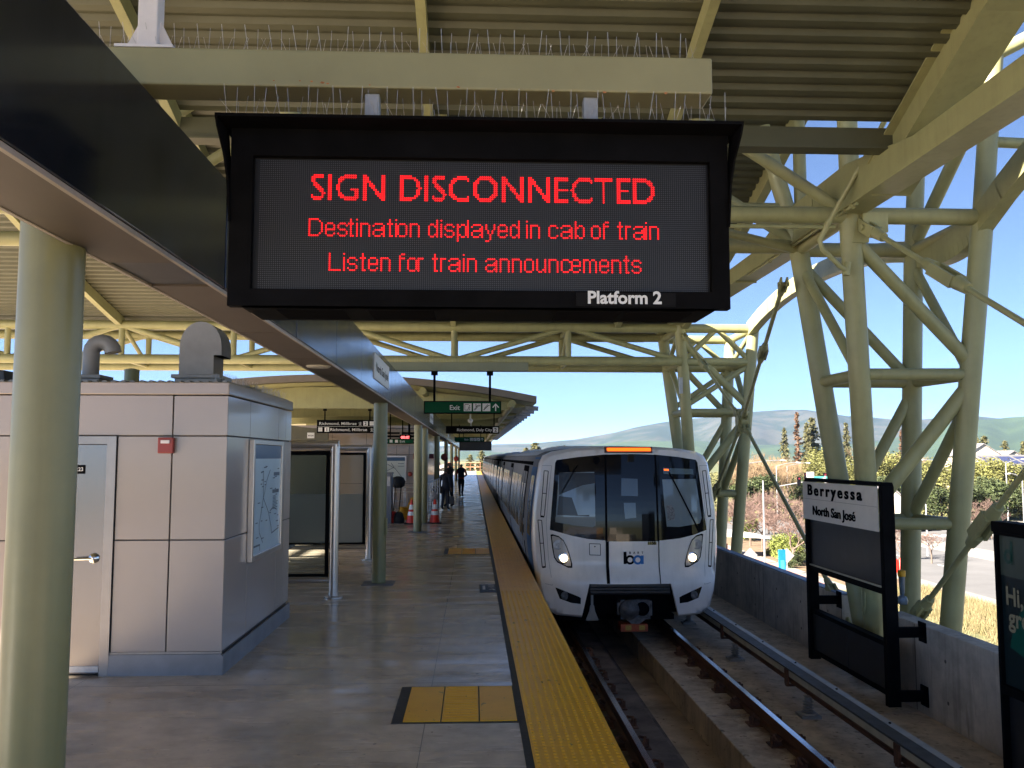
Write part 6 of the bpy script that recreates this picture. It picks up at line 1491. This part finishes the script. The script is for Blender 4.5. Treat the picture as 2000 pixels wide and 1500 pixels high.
def lamp(px, ytop, dist, side_, label, arm=3.0):
    p = at(px, ytop, Y=dist); t = thing('street_lamp', label, 'street lamp', (p.x, dist, ZG), 'grey street lamps'); x = p.x
    MB().tube((x, dist, ZG), (x, dist, p.z-.5), .11, 8, .07).build('pole', 'galv', t, smooth=40)
    if arm:
        P = [Vector((x+side_*arm*k/8, dist, p.z-.6+.6*math.sin(math.pi/2*k/8))) for k in range(9)]
        MB().path(P, .055, 6).build('arm', 'galv', t, smooth=40); e = P[-1]; MB().prism([(-.1, -.05), (.6*side_, -.08), (.65*side_, .02), (.0, .08)], (e.x, e.y-.12, e.z), X, Z, Y*.24).build('lamp_head', 'wht', t)
    return t
lamp(1446, 899, 118, 1, 'street lamp with a long curved arm beside the train corner', 5.6); lamp(1516, 903, 135, 1, 'street lamp with arm in front of the poplar grove', 3.2); lamp(1537, 904, 150, 1, 'thin street lamp right of the poplar grove', 3.4); lamp(1490, 928, 82, 1, 'plain pale pole without an arm beyond the parapet wall', 0)
lamp(1964, 897, 125, 1, 'street lamp left of the upper right tie rod', 2.4); lamp(1996, 925, 110, -1, 'street lamp at the right edge of the photo', 1.5); lamp(1882, 925, 120, 1, 'slim street lamp below the gable house', 0); lamp(1755, 905, 130, 1, 'slim pole between the tower braces', 0); lamp(1808, 975, 88, 1, 'pale pole behind the lower tower legs', 0); lamp(1868, 898, 112, -1, 'street lamp arm crossing behind the right tower leg', 4.4)
p = at(1519, 950, Y=120); q = at(1612, 934, Y=112); t = thing('traffic_signal', 'traffic signal mast with dark signal heads above the name sign', 'traffic signal', (q.x, q.y, ZG))
MB().path([(p.x, p.y, p.z), (q.x, q.y, q.z)], [.05, .11], 8).tube((q.x, q.y, ZG), (q.x, q.y, q.z+.3), .14, 8).build('mast', 'galv', t)
for px, py in ((1560, 940), (1574, 932), (1611, 932)):
    c = at(px, py, Y=116); b = MB().box(c.x-.2, c.x+.2, 115.8, 116.1, c.z-.6, c.z+.6); b.build('signal_head', 'seam', t); MB().lathe([(.12, 0), (.13, .12)], (c.x, 115.8, c.z+.35), 8, (0, -1, 0)).build('lens', 'darkred', t)
c = at(1582, 927, Y=115.6); MB().box(c.x-.5, c.x+.5, 115.5, 115.55, c.z-.35, c.z+.35).build('plate', 'wht', t); c = at(1602, 934, Y=115.6); MB().box(c.x-.9, c.x+.9, 115.5, 115.55, c.z-.25, c.z+.25).build('street_name_plate', mat('teal plate', (.05, .33, .30), .5), t)
def car(px, dist, rz, m, label, L=4.6, H=1.5, van=False):
    p = at(px, 893, Y=dist); t = thing('parked_car' if not van else 'van', label, 'car' if not van else 'van', (0, 0, 0))
    pr = [(-L/2, .35), (-L/2, .85), (-L*.30, .95), (-L*.16, H), (L*.28, H), (L*.42, .95), (L/2, .85), (L/2, .35)] if not van else [(-L/2, .35), (-L/2, 1.0), (-L*.38, H), (L/2, H), (L/2, .35)]
    MB().prism(pr, (0, -.85, 0), X, Z, Y*1.7).build('body', m, t, bevel=.06)
    w1 = [(-L*.27, .98), (-L*.15, H-.08), (L*.26, H-.08), (L*.38, .98)] if not van else [(-L*.47, 1.05), (-L*.38, H-.3), (-L*.2, H-.3), (-L*.2, 1.05)]
    b = MB().prism(w1, (0, -.855, 0), X, Z, Y*.004).prism(w1, (0, .851, 0), X, Z, Y*.004); b.build('window', 'frit', t)
    for sx in (-1, 1):
        b = MB()
        for sy in (-.8, .62): b.tube((sx*L*.31, sy, .33), (sx*L*.31, sy+.18, .33), .33, 12)
        b.build('wheel', 'rubber', t)
    t.location = (p.x, dist, ZG+.02); t.rotation_euler = (0, 0, rz); return t
car(1786, 118, .1, mat('black car paint', (.015, .015, .018), .25), 'black car crossing the junction behind the tower legs'); car(1736, 116, .1, mat('white van paint', (.7, .7, .7), .3), 'white van behind the front tower leg', 5.4, 2.4, True)
car(1997, 106, .4, mat('dark car paint', (.02, .02, .025), .25), 'dark car at the right edge on the far street')
for px, lab in ((1749, 'orange road work barrel left of the tower strut'), (1760, 'second orange road work barrel between the tower legs')):
    p = at(px, 1120, Z=ZG); tag(MB().lathe([(.34, 0), (.36, .05), (.30, .1), (.24, 1.1), (.1, 1.3)], (p.x, p.y, ZG+.01), 12).build('road_barrel', 'orange', smooth=40), lab, 'barrel', 'orange road work barrels')
# bus stop canopy, pylon, back-to-front road signs
t = thing('stop_canopy', 'white curved bus stop canopy with red sign beside the train corner', 'canopy', (26, 92, ZG)); p = at(1493, 1046, Y=88); c = at(1425, 1060, Y=88)
z_, zc_ = p.z, p.z+.2; x1_ = p.x; b = MB(); n = 10
top = [(x1_-9*k/n, z_+1.7*math.sin(math.pi*.5*k/n)*.55) for k in range(n+1)]
bot = [(x1_-9*k/n, z_-.12-1.9*(k/n)**1.6) for k in range(n+1)][::-1]
for k in range(n):
    a, e = top[k], top[k+1]
    b.add([(a[0], 86, a[1]-.9*(k/n)), (e[0], 86, e[1]-.9*((k+1)/n)), (e[0], 90, e[1]), (a[0], 90, a[1]), (a[0], 86, a[1]-.9*(k/n)-.15), (e[0], 86, e[1]-.9*((k+1)/n)-.15), (e[0], 90, e[1]-.15), (a[0], 90, a[1]-.15)], [(0, 1, 2, 3), (4, 7, 6, 5), (0, 4, 5, 1), (2, 6, 7, 3), (1, 5, 6, 2), (3, 7, 4, 0)])
b.build('membrane', mat('white membrane', (.55, .52, .49), .7, var=.04), t, smooth=30)
MB().tube((x1_-4.5, 88.5, ZG), (x1_-4.5, 88.5, z_), .1, 8).tube((x1_-8.5, 88.5, ZG), (x1_-8.5, 88.5, z_), .1, 8).build('post', 'galv', t); MB().box(x1_-6, x1_-3.4, 89.2, 89.3, z_-1.6, z_-.9).build('sign', 'red', t)
p = at(1528, 1118, Y=70); t = thing('blue_pylon', 'bright blue info pylon on the street beyond the parapet', 'pylon', (p.x, p.y, ZG)); MB().box(p.x-.27, p.x+.27, p.y-.1, p.y+.1, ZG, ZG+2.6).build('panel', mat('bright blue', (.006, .16, .5), .4), t); MB().box(p.x-.15, p.x+.15, p.y-.105, p.y-.1005, ZG+.5, ZG+1.8).build('face', mat('pale blue', (.05, .33, .6), .4), t)
for px, py, lab in ((1465, 1084, 'grey back of a diamond road sign nearest the train'), (1537, 1085, 'grey back of a diamond road sign beside the blue pylon')):
    p = at(px, py, Y=74); t = thing('road_sign', lab, 'road sign', (p.x, 74, ZG), 'diamond road signs'); MB().tube((p.x, 74, ZG), (p.x, 74, p.z+.5), .035, 8).build('pole', 'galv', t); MB().prism([(0, -.62), (.62, 0), (0, .62), (-.62, 0)], (p.x, 73.93, p.z), X, Z, Y*.03).build('plate', mat('sign back', (.36, .34, .33), .5, metal=.3), t)
# far platform end fence and lineside
b = MB()
for k in range(8): b.box(-4+k*.7, -3.95+k*.7, 124.5, 124.6, 0, 1.2)
b.box(-4, 1.0, 124.5, 124.6, 1.15, 1.25).box(-4, 1.0, 124.5, 124.6, .55, .62); tag(b.build('end_fence', mat('faded orange', (.5, .24, .14), .8)), 'orange fence across the far sunlit end of the platform', 'fence')
p = at(1763, 1180, Y=12.3); t = thing('standpipe', 'small blue grey standpipe with a yellow collar on the wall by the tower', 'standpipe', (p.x, 12.3, -.1))
MB().lathe([(.06, 0), (.075, .05), (.06, .1), (.02, .12), (.035, .16), (.045, .38)], (p.x, 12.3, -.10), 14).build('body', mat('blue grey pipe', (.16, .2, .26), .4, metal=.4), t, smooth=40)
MB().lathe([(.05, .381), (.055, .40), (.055, .46), (.04, .47)], (p.x, 12.3, -.10), 14).build('collar', 'ylw', t, smooth=40)

# ================================================================== air
hz = MB().box(-9000, 9000, -150, 7900, ZG-1, 560).build('haze', 'seam'); tag(hz, 'thin blue haze in the air between the station and the hills', 'haze', kind='stuff')
hm = bpy.data.materials.new('haze air'); hm.use_nodes = True; hn = hm.node_tree.nodes; hl = hm.node_tree.links
hn.remove(hn['Principled BSDF']); pv = hn.new('ShaderNodeVolumePrincipled'); pv.inputs['Color'].default_value = (.20, .33, .58, 1); pv.inputs['Density'].default_value = 0.8e-4; pv.inputs['Anisotropy'].default_value = .2
hl.new(pv.outputs[0], hn['Material Output'].inputs['Volume']); hz.data.materials.clear(); hz.data.materials.append(hm)
